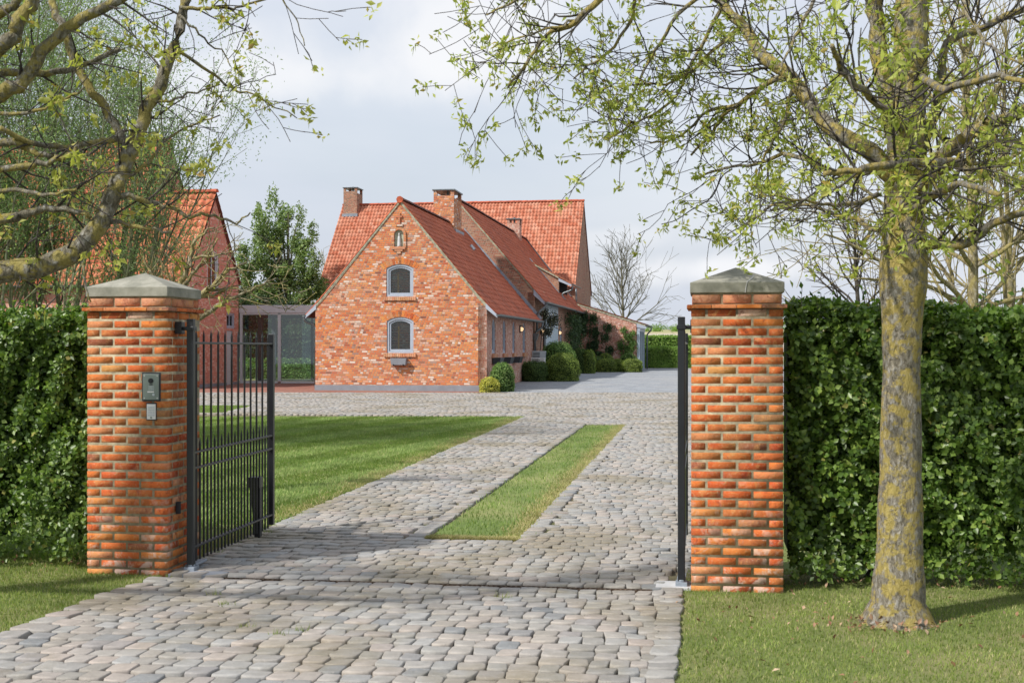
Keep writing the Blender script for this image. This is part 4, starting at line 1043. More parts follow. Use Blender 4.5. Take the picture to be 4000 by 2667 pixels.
r3 = pan_roof('roof', CX0 - .05, CX1 + .05, CYM, CR, CY0 - .28, CE - .28 * csl, H, M['pan'])
pan_roof('roof', CX0 - .05, CX1 + .05, CYM, CR, CY1 + .28, CE - .28 * csl, H, M['pan'], tw=.6)
ridge_row(r3, (CX0 - .05, CYM, CR + .04), (CX1 + .06, CYM, CR + .04), M['ridge'], .12)
chimney(H, -14.9, -14.05, 33.2, 34.5, 9.5, 11.55, 'brick_dark')
b = MB(); b.box(-14.96, -13.99, 33.1, 34.56, 9.72, 9.9); b.build('flashing', M['lead'], H)
pipe(H, [(-.02, CY0 - .2, 5.0), (-.0, CY0 - .15, 4.6), (.0, CY0 - .15, 3.9)], .05)
# dark flashing in the valley between middle and cross roofs
zv = lambda x: MR - sl * (x - MRX)
vy = lambda z: CY0 + (z - CE) / csl
b = MB(); b.tube([(x, vy(zv(x)) - .02, zv(x) + .06) for x in (-3.2, -2.2, -1.2, -.2)], .055, 5); b.build('valley_flashing', M['darkgrey'], H)
# ---- annex with lean-to roof, posts
AX = 3.45; AY = 28.0; az = lambda x: 4.16 - .315 * x
wall('annex_wall', [(.06, B0), (AX, B0), (AX, az(AX)), (.06, az(.06))], [], lambda x, z, d: (x, AY + d, z), .25, M['brick_side'], H)
def lean_roof():
    V = []; FF = []; b = 0; y = AY - .06
    n = int(4.1 / .28); m_ = 26
    for i in range(n):
        for j in range(m_):
            xa = i * .28 - .02; xb = (i + 1) * .28 + .03; ya = y + j * .21; yb = ya + .205
            V += [(xa, ya, az(xa) + .02), (xa, yb, az(xa) + .02), (xb, yb, az(xb) + .06), (xb, ya, az(xb) + .06), (xa, ya, az(xa)), (xa, yb, az(xa)), (xb, yb, az(xb) + .03), (xb, ya, az(xb) + .03)]
            for q in ((0, 3, 2, 1), (3, 2, 6, 7), (0, 3, 7, 4)): FF.append(tuple(b + k for k in q))
            b += 8
    return npmesh('annex_roof', V, FF, M['pan2'], H)
ar = lean_roof()
b = MB(); b.prism([(.0, az(0) - .0), (3.95, az(3.95)), (3.95, az(3.95) - .1), (.0, az(0) - .1)], lambda x, z, d: (x, d, z), AY - .03, AY + 5.4); b.build('roof_edge', M['verge'], ar)
b = MB(); b.prism([(AX + .02, az(AX) - .09), (4.0, az(4.0) - .09), (4.0, az(4.0) - .22), (AX + .02, az(AX) - .30)], lambda x, z, d: (x, d, z), AY - .04, AY); b.box(AX + .05, AX + .2, AY, AY + 5.3, 2.55, 2.8); b.build('fascia', M['grey_paint'], H)
gutter(H, (4.04, AY - .05, az(4.0) + .0), (4.04, AY + 5.4, az(4.0) - .02), .07)
for yy in (28.1, 30.0, 31.7, 33.2):
    b = MB(); b.box(AX + .03, AX + .18, yy - .08, yy + .08, .2, 2.6); b.build('post', M['bluedoor'], H, bevel=.01)
pipe(H, [(4.04, AY + 5.2, 2.8), (4.0, AY + 5.2, 2.65), (3.78, AY + 5.2, 2.45), (3.78, AY + 5.2, .3)], .045)
b = MB(); b.box(.3, AX, AY + 5.1, AY + 5.3, .2, 2.9); b.build('annex_back_wall', M['brick_side'], H)
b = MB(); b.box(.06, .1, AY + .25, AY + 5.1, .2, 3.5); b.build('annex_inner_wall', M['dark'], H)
# ------------------------------------------------------------------ window boxes, heat pumps
HM = Matrix.Translation((-.864, 43.2, 0)) @ Matrix.Rotation(-HB, 4, 'Z')
def hp(x, y, z=0): return HM @ Vector((x, y, z))
def hthing(name, x, y, z, label, cat, group=None):
    return empty(name, hp(x, y, z), -HB, label, cat, group)
wb = hthing('window_box', -3.04, 0, 1.05, 'grey window box mounted below the lower gable window', 'planter', 'grey window boxes')
b = MB(); b.v = [(-.25, -.22, 0), (.25, -.22, 0), (.25, -.02, 0), (-.25, -.02, 0), (-.28, -.25, .23), (.28, -.25, .23), (.28, -.02, .23), (-.28, -.02, .23)]
b.f = [(0,3,2,1),(4,5,6,7),(0,1,5,4),(1,2,6,5),(2,3,7,6),(3,0,4,7)]; b.m = [0] * 6; b.build('trough', M['plinth'], wb, bevel=.006)
b = MB(); b.box(-.18, -.165, -.262, -.02, -.03, .03); b.box(.165, .18, -.262, -.02, -.03, .03); b.build('bracket', M['blackp'], wb)
for i, (yy, wd, w3) in enumerate(((1.42, .78, 'first'), (3.75, .74, 'second'), (6.0, .7, 'third'))):
    lab = ['dark window box below the slit window nearest the front gable', 'dark window box below the second slit window from the front gable', 'dark window box below the slit window beside the first wall lamp'][i]
    q = hthing('window_box', 0, yy, 1.06, lab, 'planter', 'grey window boxes')
    b = MB(); h = wd / 2
    b.v = [(.03, -h, 0), (.26, -h, 0), (.26, h, 0), (.03, h, 0), (.03, -h - .02, .235), (.32, -h - .02, .235), (.32, h + .02, .235), (.03, h + .02, .235)]
    b.f = [(0,3,2,1),(4,5,6,7),(0,1,5,4),(1,2,6,5),(2,3,7,6),(3,0,4,7)]; b.m = [0] * 6; b.build('trough', M['darkgrey'], q, bevel=.006)
    b = MB(); b.box(0, .03, -.2, -.17, 0, .2); b.box(0, .03, .17, .2, 0, .2); b.build('bracket', M['blackp'], q)
for (x, y, z, mt, lab) in ((.35, 10.35, .72, 'white', 'white outdoor air conditioning unit above the dark low hedge'), (.3, 11.1, 1.0, 'lightgrey', 'grey slatted unit at the wall end behind the white unit')):
    q = hthing('outdoor_unit', x, y, z, lab, 'air conditioner')
    b = MB(); b.box(-.28, .30, -.15, .15, 0, .5); b.build('casing', M[mt], q, bevel=.015)
    b = MB()
    for i in range(7): b.box(-.24, .05, -.163, -.152, .06 + i * .06, .085 + i * .06)
    b.build('grille', M['blackp'], q)
    b = MB(); b.box(-.28, -.22, -.1, .1, -z + .25, 0); b.box(.2, .26, -.1, .1, -z + .25, 0); b.build('leg', M['zinc'], q)
# ------------------------------------------------------------------ bushes
def bush(name, label, cx, cy, rx, ry, h, mat, group=None, n=5200, size=.05, boxy=2.2, z0=None, cat='bush'):
    z0 = gz(cy) if z0 is None else z0
    root = empty(name, (cx, cy, z0), 0, label, cat, group)
    ph = RG.uniform(0, 6, 6)
    th = RG.uniform(0, 2 * np.pi, n); cz = RG.uniform(-.55, 1, n)
    def shape(th, cz, k):
        s = np.sqrt(np.maximum(0, 1 - np.abs(cz) ** boxy)) ** (2 / boxy)
        s = np.where(cz < 0, 1 - .12 * np.abs(cz), s)
        w_ = 1 + .05 * np.sin(3 * th + ph[0]) + .04 * np.sin(7 * th + ph[1] + 4 * cz) + .04 * np.sin(11 * cz + ph[2] + 2 * th)
        X = np.cos(th) * s * rx * k * w_; Y = np.sin(th) * s * ry * k * w_
        Z = (cz + .55) / 1.55 * h * (1 - (1 - k) * .6) * (1 + .04 * np.sin(5 * th + ph[3]))
        return np.stack([X, Y, Z], -1)
    kk = 1 - np.abs(RG.normal(0, .05, n)); C = shape(th, cz, kk)
    Nn = C / np.array([rx * rx, ry * ry, h * h]) ; Nn[:, 2] -= .35 * .9 / h; Nn /= np.linalg.norm(Nn, axis=1)[:, None]
    leaves('foliage', C, size, mat, root, nrm=Nn, nb=1.2, asp=.6)
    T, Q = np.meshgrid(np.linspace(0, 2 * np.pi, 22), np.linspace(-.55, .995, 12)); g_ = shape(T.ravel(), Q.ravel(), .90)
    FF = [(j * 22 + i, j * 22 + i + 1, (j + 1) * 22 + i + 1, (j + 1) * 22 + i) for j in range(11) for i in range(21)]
    npmesh('shade_core', g_, FF, M['core'], root, smooth=True)
    return root
bush('yellow_shrub', 'small yellow leaved shrub at the foot of the front gable', -.76, 42.55, .34, .34, .50, M['boxy'], n=2600, size=.05)
bush('round_shrub', 'fresh green rounded shrub at the gable corner behind the yellow one', -.34, 43.15, .42, .42, .98, M['boxg'], n=4200, size=.05)
grp = 'clipped shrubs along the house'
bush('clipped_shrub', 'dark low block of clipped yew between side wall and round shrubs', .90, 51.6, .60, .9, .82, M['boxd'], grp, 6000, .045, 4)
bush('clipped_shrub', 'largest round clipped shrub at the gravel edge', 2.06, 51.7, .72, .75, 1.14, M['box'], grp, 8500, .045, 2.3)
bush('clipped_shrub', 'tall loose light green shrub behind the largest round one', 1.95, 54.6, .82, .9, 1.62, M['boxg'], grp, 8000, .055, 2.3)
bush('clipped_shrub', 'tall upright clipped shrub right of the largest round one', 3.50, 64.8, .42, .5, 1.28, M['boxd'], grp, 5000, .055, 3)
bush('clipped_shrub', 'narrow upright clipped shrub, right one of the tall pair', 3.92, 64.6, .34, .4, 1.2, M['box'], grp, 3500, .055, 3)
bush('clipped_shrub', 'dark shrub in the shade under the bare climber stem', 4.5, 68.2, .5, .5, .85, M['boxd'], grp, 3000, .06)
bush('clipped_shrub', 'front dome of the shrubs below the annex wall, left one', 5.05, 67.6, .55, .5, .72, M['box'], grp, 3600, .06, 2.8)
bush('clipped_shrub', 'shrub top showing above the left dome at the annex wall', 5.1, 68.9, .5, .4, .98, M['box'], grp, 2600, .06)
bush('clipped_shrub', 'small dome between the left and right domes at the annex', 5.7, 68.0, .36, .4, .7, M['box'], grp, 2600, .06)
bush('clipped_shrub', 'right dome of the shrubs beside the grey annex posts', 6.4, 67.4, .55, .5, .72, M['box'], grp, 3800, .06, 2.8)
bush('clipped_shrub', 'shrub top above the right dome beside the annex posts', 6.35, 68.8, .5, .4, 1.02, M['boxg'], grp, 2600, .06)
# far hedges
def block_hedge(label, x0, x1, y0, y1, h, n, mat, z0, group):
    root = empty('garden_hedge', ((x0 + x1) / 2, (y0 + y1) / 2, z0), 0, label, 'hedge', group)
    hx, hy = (x1 - x0) / 2, (y1 - y0) / 2; C = []; N_ = []
    for i in range(n):
        f = RG.random()
        if f < .62: C.append((RG.uniform(-hx, hx), -hy + RG.normal(0, .03), RG.uniform(0, h))); N_.append((0, -1, .2))
        elif f < .92: C.append((RG.uniform(-hx, hx), RG.uniform(-hy, hy), h + RG.normal(0, .04))); N_.append((0, 0, 1))
        else: C.append(((-hx if RG.random() < .5 else hx) + RG.normal(0, .03), RG.uniform(-hy, hy), RG.uniform(0, h))); N_.append((1, 0, .2))
    leaves('foliage', C, .10, mat, root, nrm=N_, nb=1.3, asp=.75)
    b = MB(); b.box(-hx + .04, hx - .04, -hy + .05, hy - .05, 0, h - .06); b.build('shade_core', M['core'], root, uv=False); return root
gh = 'hedges at the end of the yard'
block_hedge('bright clipped hedge in front at the far end of the yard', 7.9, 14, 78.5, 80, 1.27, 15000, M['farhedge'], gz(79), gh)
block_hedge('taller hedge behind the front one at the yard end', 7.6, 15, 84, 85.5, 2.0, 13000, M['farhedge'], gz(85), gh)
# box hedges behind the glass passage
block_hedge('low box hedge just behind the glass passage', -13.2, -5.5, 55.5, 56.3, .55, 8000, M['boxg'], gz(56), 'low box hedges behind the glass')
block_hedge('second low box hedge further behind the glass passage', -14, -5.5, 58.5, 59.3, .75, 8000, M['boxg'], gz(59), 'low box hedges behind the glass')
# climbers
def climber(name, label, blobs, mat, size, dens, stem=None, flower=None, cat='climber'):
    cx, cy, cz = blobs[0][0]; root = empty(name, (cx, cy, gz(cy)), 0, label, cat); C = []
    for (c, r) in blobs:
        n = int(dens * 30 * r[2] * max(r[0], r[1]) ); P = RG.normal(size=(n, 3)); P /= np.linalg.norm(P, axis=1)[:, None]; P *= (RG.random(n) ** .5 * RG.uniform(.6, 1.25, n))[:, None]
        C.append(P * np.array(r) * (1 + .25 * np.sin(P[:, :1] * 9)) + np.array([c[0] - cx, c[1] - cy, c[2] - gz(cy)]))
    C = np.concatenate(C); leaves('foliage', C, size, mat, root, asp=.8)
    if stem:
        b = MB(); 
        for s in stem: b.tube([(p[0] - cx, p[1] - cy, p[2] - gz(cy)) for p in s], [.03, .022, .015, .01][:len(s)], 6)
        b.build('stem', M['bark_t'], root, uv=False)
    if flower:
        idx = RG.choice(len(C), flower); leaves('flowers', C[idx] * 1.0 + np.array([.03, -.05, 0]), .075, M['flower'], root, asp=1.0, fold=.1)
    return root
def hb(x, y, z, rx, ry, rz): p = hp(x, y, z); return (tuple(p), (rx, ry, rz))
climber('climbing_plant', 'dark ivy column hanging below the eaves of the middle wing', [hb(.36, yy, zz, .34, .8, .5) for yy, zz in ((22.8, 3.1), (22.9, 2.3), (23.5, 1.6), (24.2, 3.1), (24.6, 2.4), (25.2, 1.7), (25.8, 3.0), (26.0, 2.4), (26.6, 1.9), (27, 2.9))], M['ivy'], .08, 40, [[tuple(hp(.2, 24, .3)), tuple(hp(.22, 24.2, 1)), tuple(hp(.25, 24.5, 2))]])
climber('climbing_plant', 'dark climber with white flowers beside the blue grey barn door', 2 * [hb(.4, 12.3, 3.1, .3, .6, .35), hb(.55, 12.9, 2.8, .42, .8, .4), hb(.4, 12.6, 2.3, .28, .5, .3), hb(.6, 14.1, 2.9, .28, .6, .35), hb(.45, 13.3, 2.35, .24, .4, .25)], M['clematis'], .06, 45, [[tuple(hp(.15, 12.3, .3)), tuple(hp(.15, 12.3, 1.2)), tuple(hp(.25, 12.4, 2.4))]], 70)
def ab(x, z, rx, rz): return hb(x, AY - .15, z, rx, .16, rz)
climber('climbing_plant', 'large dark climber spread over the left part of the annex wall', 4 * [ab(.55, 3.3, .45, .45), ab(.5, 2.7, .4, .5), ab(1.1, 3.25, .3, .4), ab(1.15, 2.5, .4, .4), ab(1.1, 1.8, .5, .4), ab(1.9, 2.75, .36, .3), ab(1.75, 2.2, .3, .3), ab(2.0, 1.5, .32, .35), ab(1.4, 1.3, .4, .25), ab(.9, 1.5, .3, .3)], M['ivy'], .08, 34, [[tuple(hp(.85, AY - .1, .3)), tuple(hp(.9, AY - .1, 1.2)), tuple(hp(1.1, AY - .1, 2.2))]])
climber('climbing_plant', 'bright leaved climber at the right end of the annex wall', 5 * [ab(2.75, 2.6, .22, .2), ab(3.05, 2.2, .35, .3), ab(3.3, 2.45, .16, .15), ab(2.6, 1.75, .22, .35), ab(3.1, 1.6, .4, .35), ab(2.85, 1.2, .3, .25), ab(3.3, 1.9, .2, .2)], M['ivyl'], .08, 38, [[tuple(hp(2.9, AY - .1, .3)), tuple(hp(2.9, AY - .1, 1.0)), tuple(hp(3.0, AY - .1, 2.0))]])
# ------------------------------------------------------------------ left barn and tall barn
def barn(label, cx, cy, Wd, De, ez_, rz_, xl, gable_holes=(), pmat='pan2', gm='brick_red', plinth=False):
    root = empty('barn', (cx, cy, 0), -HB, label, 'barn'); ym = De / 2; s = (rz_ - ez_) / ym
    g = [(0, B0), (De, B0), (De, ez_), (ym, rz_), (0, ez_)]
    wall('gable_wall', g, [h_ for h_ in gable_holes], rm(0), .3, M[gm], root, .12)
    b = MB(); b.box(-xl, -.3, 0, .3, B0, ez_); b.box(-xl, -.3, De - .3, De, B0, ez_); b.build('long_wall', M[gm], root)
    r_ = pan_roof('roof', -xl, .08, ym, rz_, -.3, ez_ - .3 * s, root, M[pmat], tw=.24, ex=.34, amp=.04)
    pan_roof('roof', -xl, .08, ym, rz_, De + .05, ez_ - .05 * s, root, M[pmat], tw=.7)
    ridge_row(r_, (-xl, ym, rz_ + .04), (.1, ym, rz_ + .04), M['ridge'], .13, .42)
    gutter(root, (-xl, -.36, ez_ - .3 * s), (.0, -.36, ez_ - .3 * s), .07)
    return root
bw = arch(1.72, 2.85, 3.72, 5.25, .15); bt = [(3.62, 2.38), (4.45, 2.38), (4.45, 2.98), (3.62, 2.98)]; bdr = [(3.62, .2), (4.25, .2), (4.25, 2.3), (3.62, 2.3)]
BN = barn('left brick barn with orange pantiles behind the intercom pillar', -11.45, 44.76, 5, 4.85, 4.24, 7.42, 16, [bw, bt, bdr])
window(BN, bw, rm(0), .02, bars=1, fw=.1, mat='lightgrey'); window(BN, bt, rm(0), .02, bars=1, fw=.06, mat='grey_paint')
b = MB(); b.box(-.06, -.02, 3.63, 4.24, .2, 2.29); d_ = b.build('door', M['lightgrey'], BN); b = MB(); b.box(-.02, .03, 4.1, 4.13, 1.1, 1.25); b.build('handle', M['black'], d_)
sill(BN, 1.66, 2.9, 3.6, 3.71, rm(0), .06, 12); b = MB(); b.box(-.1, .025, -.02, 3.6, -.05, .32); b.box(-.1, .025, 4.27, 4.87, -.05, .32); b.build('plinth', M['plinth'], BN)
barn('taller brick barn behind, its high gable above the left barn roof', -18.0, 60, 5, 8.4, 6.2, 12.1, 14)
# ------------------------------------------------------------------ glass passage
GP = empty('glass_passage', (-10.68, 49.75, gz(50)), -R(5), 'flat roofed glass passage between barn and farmhouse', 'glass passage')
b = MB(); b.box(-.02, 4.75, -.06, 3.0, 2.75, 3.05); b.build('flat_roof', M['lightgrey'], GP, bevel=.01)
b = MB(); b.box(0, .10, -.03, .07, 0, 2.75); b.box(1.52, 1.64, -.03, .07, .08, 2.75); b.box(4.5, 4.7, -.03, .07, 0, 2.75); b.box(0.1, 1.52, -.03, .07, 0, .08); b.box(1.64, 4.5, -.03, .07, 0, .08); b.box(.1, 4.5, -.03, .07, 2.68, 2.75)
b.build('front_frame', M['lightgrey'], GP)
for (x0, x1) in ((.1, 1.52), (1.64, 4.5)):
    b = MB(); b.face([(x0, .02, .08), (x1, .02, .08), (x1, .02, 2.68), (x0, .02, 2.68)]); b.build('pane', M['glassl'], GP, uv=False)
b = MB(); b.box(.45, .62, 2.9, 3.0, 0, 2.75); b.box(2.1, 2.2, 2.9, 3.0, 0, 2.75); b.box(0, 4.7, 2.9, 3.0, 2.6, 2.74); b.box(0, 4.7, 2.9, 3, 0, .08); b.build('rear_frame', M['interior_col'], GP)
b = MB(); b.face([(.62, 2.95, .08), (2.1, 2.95, .08), (2.1, 2.95, 2.6), (.62, 2.95, 2.6)]); b.face([(2.2, 2.95, .08), (4.7, 2.95, .08), (4.7, 2.95, 2.6), (2.2, 2.95, 2.6)]); b.build('pane', M['glass'], GP, uv=False)
b = MB(); b.box(.42, .60, 1.0, 1.2, 0, 2.7); b.build('interior_column', M['interior_col'], GP)
# ------------------------------------------------------------------ trees
def rv(s=1.0): return Vector((random.gauss(0, s), random.gauss(0, s), random.gauss(0, s)))
def smooth_path(P, n=4):
    P = [Vector(p) for p in P]
    if len(P) < 3: return P
    out_ = []; Q = [P[0] * 2 - P[1]] + P + [P[-1] * 2 - P[-2]]
    for i in range(1, len(Q) - 2):
        for k in range(n):
            t = k / n; a, b_, c, d = Q[i - 1], Q[i], Q[i + 1], Q[i + 2]
            out_.append(.5 * ((2 * b_) + (c - a) * t + (2 * a - 5 * b_ + 4 * c - d) * t * t + (3 * b_ - a - 3 * c + d) * t ** 3))
    out_.append(P[-1]); return out_
class Tree:
    def __init__(s, name, base, label, cat='tree', group=None):
        s.root = empty(name, base, 0, label, cat, group); s.o = Vector(base); s.big = MB(); s.tw = MB(); s.leaf = []; s.tips = []
    def loc(s, P): return [p - s.o for p in P]
    def limb(s, P, r0, r1, sides=9, n=4, jit_=.0, big=True):
        Q = smooth_path(P, n); m_ = len(Q)
        if jit_: Q = [q + rv(jit_) if 0 < i < m_ - 1 else q for i, q in enumerate(Q)]
        rad = [r0 + (r1 - r0) * (i / (m_ - 1)) ** .9 for i in range(m_)]
        rad = [r * (1 + random.uniform(-.05, .05)) for r in rad]
        (s.big if big else s.tw).tube(s.loc(Q), rad, sides); return Q, rad
    def grow(s, p, d, L_, r, lvl, prm):
        d = d.normalized(); n = max(2, int(L_ / prm['seg'])); st_ = L_ / n; P = [p.copy()]; q = p.copy()
        for i in range(n):
            d = (d + rv(prm['wander']) + Vector((0, 0, prm['up'] * (1 if lvl < prm['maxl'] else prm.get('upl', 1))))).normalized(); q = q + d * st_; P.append(q.copy())
        r1 = max(prm['rmin'], r * .35); rad = [r + (r1 - r) * i / n for i in range(n + 1)]
        (s.big if r > .02 else s.tw).tube(s.loc(P), rad, 5 if r < .012 else 7, False)
        if lvl >= prm['maxl']:
            for i in range(1, n + 1):
                if random.random() < prm['leafp']: s.leaf.append(P[i])
            s.leaf.append(P[-1]); s.tips.append(P[-1]); return
        nc = max(1, int(L_ * prm['dens'][lvl]))
        for k in range(nc):
            t = random.uniform(.15 if lvl else .25, 1); i = min(n - 1, int(t * n)); a = (P[i + 1] - P[i]).normalized()
            c = a.cross(rv(1)).normalized(); ang = R(random.uniform(*prm['ang']))
            nd = a * math.cos(ang) + c * math.sin(ang) + Vector(prm.get('bias', (0, 0, 0)))
            s.grow(P[i] + (P[i + 1] - P[i]) * random.random(), nd, L_ * random.uniform(*prm['ratio']), max(prm['rmin'], rad[i] * .55), lvl + 1, prm)
    def twigs(s, Q, rad, prm, count, L_, lvl=1, side=None, t0=0.0):
        for k in range(count):
            i = int(random.uniform(t0, 1) * (len(Q) - 2)); a = (Q[i + 1] - Q[i]).normalized(); c = a.cross(rv(1)).normalized(); ang = R(random.uniform(*prm['ang']))
            nd = a * math.cos(ang) + c * math.sin(ang) + Vector(prm.get('bias', (0, 0, 0)))
            s.grow(Q[i].copy(), nd, L_ * random.uniform(.6, 1.3), max(prm['rmin'], min(rad[i] * .45, prm.get('rt', .012))), lvl, prm)
    def clusters(s, size, k, spread, mat, hang=.3, catkin=0, asp=.45, keep=None, name='foliage'):
        C = []; 
        for p in s.leaf:
            if keep and not keep(p): continue
            for _ in range(k): C.append(tuple(p - s.o + rv(spread)))
        if C:
            o_ = leaves(name, C, size, mat, s.root, up=-hang, asp=asp)
            if name != 'foliage': o_['kind'] = 'stuff'
        if catkin and C:
            K = [c for c in C if random.random() < catkin]; V = []; FF = []; b_ = 0
            for c in K:
                l = random.uniform(.03, .07); V += [(c[0] - .003, c[1], c[2]), (c[0] + .003, c[1] + .002, c[2]), (c[0] + random.gauss(0, .008), c[1] + .001, c[2] - l)]; FF.append((b_, b_ + 1, b_ + 2)); b_ += 3
            npmesh('catkins', V, FF, mat, s.root)['kind'] = 'stuff'
    def done(s, bm, tm, n1='trunk', n2='branches'):
        if s.big.v: s.big.build(n1, bm, s.root, smooth=True, uv=False)
        if s.tw.v: s.tw.build(n2, tm, s.root, smooth=True, uv=False)
# --- right foreground tree
T = Tree('lichened_tree', (2.31, 7.6, 0), 'young tree with yellow lichened trunk on the right verge', group=None)
tr = [(3505, 2450, 7.6), (3508, 2330, 7.6), (3515, 2100, 7.6), (3520, 1600, 7.6), (3524, 1250, 7.6), (3528, 1090, 7.6), (3530, 950, 7.6), (3540, 500, 7.6), (3560, 100, 7.6), (3570, -500, 7.6), (3560, -1500, 7.5)]
P = [W(*t) for t in tr]; P[0].z = -.05; P[1].z = .12
Q = smooth_path(P, 6); rr = np.interp([q.z for q in Q], [-.05, .03, .12, .4, 1.0, 1.5, 1.85, 2.0, 2.15, 2.35, 3.7, 6], [.27, .215, .17, .145, .125, .115, .128, .148, .145, .125, .1, .05])
rr = [r_ * .96 * (1 + random.uniform(-.03, .03)) for r_ in rr]
T.big.tube(T.loc(Q), list(rr), 22)
prmR = dict(seg=.09, wander=.16, up=.03, upl=-1.2, maxl=3, dens=[5, 6.5, 7], ang=(28, 70), ratio=(.45, .8), rmin=.0022, leafp=.46, rt=.008)
def PX(lst): return [W(*t) for t in lst]
limbs = [
 ([(3500, 700, 7.6), (3390, 590, 7.6), (3306, 535, 7.65), (3206, 460, 7.75), (3092, 306, 7.9), (2980, 223, 8.0), (2922, 127, 8.1), (2833, 38, 8.2), (2740, -90, 8.3), (2600, -260, 8.4)], .058, .026, 22),
 ([(3069, 305, 7.9), (3012, 318, 8.0), (2846, 434, 8.3), (2782, 517, 8.5), (2700, 606, 8.7)], .022, .008, 8),
 ([(2880, 410, 8.25), (2760, 440, 8.4), (2660, 530, 8.5), (2540, 560, 8.6)], .014, .005, 8),
 ([(3580, 700, 7.6), (3700, 590, 7.5), (3830, 500, 7.3), (4020, 430, 7.0), (4250, 380, 6.8)], .045, .03, 14),
 ([(3590, 960, 7.6), (3680, 955, 7.55), (3773, 949, 7.5), (3887, 872, 7.4), (4020, 820, 7.2)], .034, .022, 9),
 ([(3560, 760, 7.55), (3680, 660, 7.0), (3720, 640, 6.4), (3500, 640, 6.1), (3340, 665, 6.0), (3215, 680, 6.0)], .035, .012, 12),
 ([(3520, 620, 7.6), (3470, 420, 7.6), (3430, 150, 7.65), (3405, -100, 7.7), (3380, -700, 7.8)], .062, .045, 12),
 ([(3590, 620, 7.6), (3660, 400, 7.7), (3700, 170, 7.75), (3850, 110, 7.8), (4030, 10, 7.9)], .035, .02, 10),
 ([(3470, 640, 7.6), (3300, 690, 7.8), (3100, 610, 8.0), (2950, 640, 8.3), (2830, 660, 8.4), (2700, 700, 8.5)], .02, .006, 14),
 ([(3440, 900, 7.6), (3250, 830, 7.8), (3050, 800, 8.0), (2960, 850, 8.1), (2880, 900, 8.2)], .016, .005, 11),
 ([(3430, 760, 7.55), (3300, 800, 7.3), (3180, 790, 7.0), (3020, 760, 6.8)], .016, .005, 9),
 ([(3560, 820, 7.5), (3650, 760, 6.6), (3750, 720, 5.8), (3900, 760, 5.2)], .024, .01, 9),
 ([(3520, 500, 7.5), (3400, 380, 6.4), (3300, 300, 5.6), (3250, 180, 5.2)], .024, .01, 9),
 ([(3600, 300, 7.5), (3700, 350, 6.4), (3850, 300, 5.6), (4050, 330, 5.2)], .024, .01, 8),
 ([(3480, -250, 7.6), (3050, -420, 7.7), (2650, -280, 7.8), (2400, -60, 7.9), (2246, 83, 8.0), (2132, 140, 8.1), (2055, 255, 8.1), (1985, 344, 8.1)], .04, .006, 14),
 ([(2650, -280, 7.8), (2300, -200, 7.8), (2080, -40, 7.9), (1990, 20, 8.0), (1900, 60, 8.0)], .018, .005, 9),
 ([(2246, 83, 8.0), (2150, 110, 8.0), (2030, 150, 8.0), (1920, 190, 8.0)], .010, .004, 5),
 ([(2500, -150, 7.85), (2480, 20, 8.0), (2400, 180, 8.1), (2300, 260, 8.1), (2240, 310, 8.1)], .014, .005, 9),
 ([(2800, -60, 8.2), (2650, 60, 8.3), (2560, 200, 8.4), (2480, 350, 8.4), (2440, 440, 8.4)], .016, .005, 12),
 ([(2900, -100, 8.2), (2780, 100, 8.3), (2700, 250, 8.4), (2620, 400, 8.4), (2480, 480, 8.4), (2380, 540, 8.4)], .016, .005, 13),
 ([(2900, 100, 8.1), (2750, 230, 8.2), (2600, 330, 8.3), (2460, 300, 8.3)], .014, .005, 9),
 ([(3100, 330, 7.9), (3060, 480, 8.0), (2990, 600, 8.1), (2970, 700, 8.2)], .014, .005, 8),
 ([(3250, -200, 7.6), (3180, 0, 7.5), (3100, 150, 7.3), (3050, 280, 7.1)], .016, .006, 9),
 ([(3700, -200, 7.6), (3780, 50, 7.2), (3870, 180, 6.9), (3990, 250, 6.7)], .016, .006, 8),
 ([(3640, 500, 7.6), (3760, 620, 7.7), (3880, 640, 7.8), (4050, 640, 7.8)], .016, .006, 8),
]
for (pts_, r0, r1, n_) in limbs:
    Q, rd = T.limb(PX(pts_), r0, r1, 9, 4, .006)
    prm = dict(prmR); T.twigs(Q, rd, prm, int(n_ * 1.2), .42, 1, t0=.12)
T.limb(PX([(2860, 660, 8.4), (2820, 690, 8.4), (2780, 770, 8.4), (2700, 820, 8.4), (2640, 860, 8.4), (2583, 876, 8.4)]), .006, .003, 5, 4, 0, False)
Q, rd = T.limb(PX([(3000, 620, 8.1), (2990, 770, 8.1), (2930, 860, 8.1), (2850, 910, 8.1), (2828, 935, 8.1)]), .006, .003, 5, 4, 0, False); T.leaf += [Q[-1]] * 3
T.clusters(.043, 7, .019, M['spring'], hang=.35, catkin=.25, asp=.42)
# tufts growing on the trunk itself
for _ in range(190):
    z = random.uniform(2.15, 3.7); a = random.uniform(0, 6.28); c = T.o + Vector((.02 + .12 * math.cos(a), .12 * math.sin(a) - .05, z)); T.tips.append(c)
T.leaf = T.tips[-190:]; T.clusters(.05, 4, .03, M['spring'], hang=.5, name='trunk_shoots')
T.done(M['bark'], M['bark_t'])
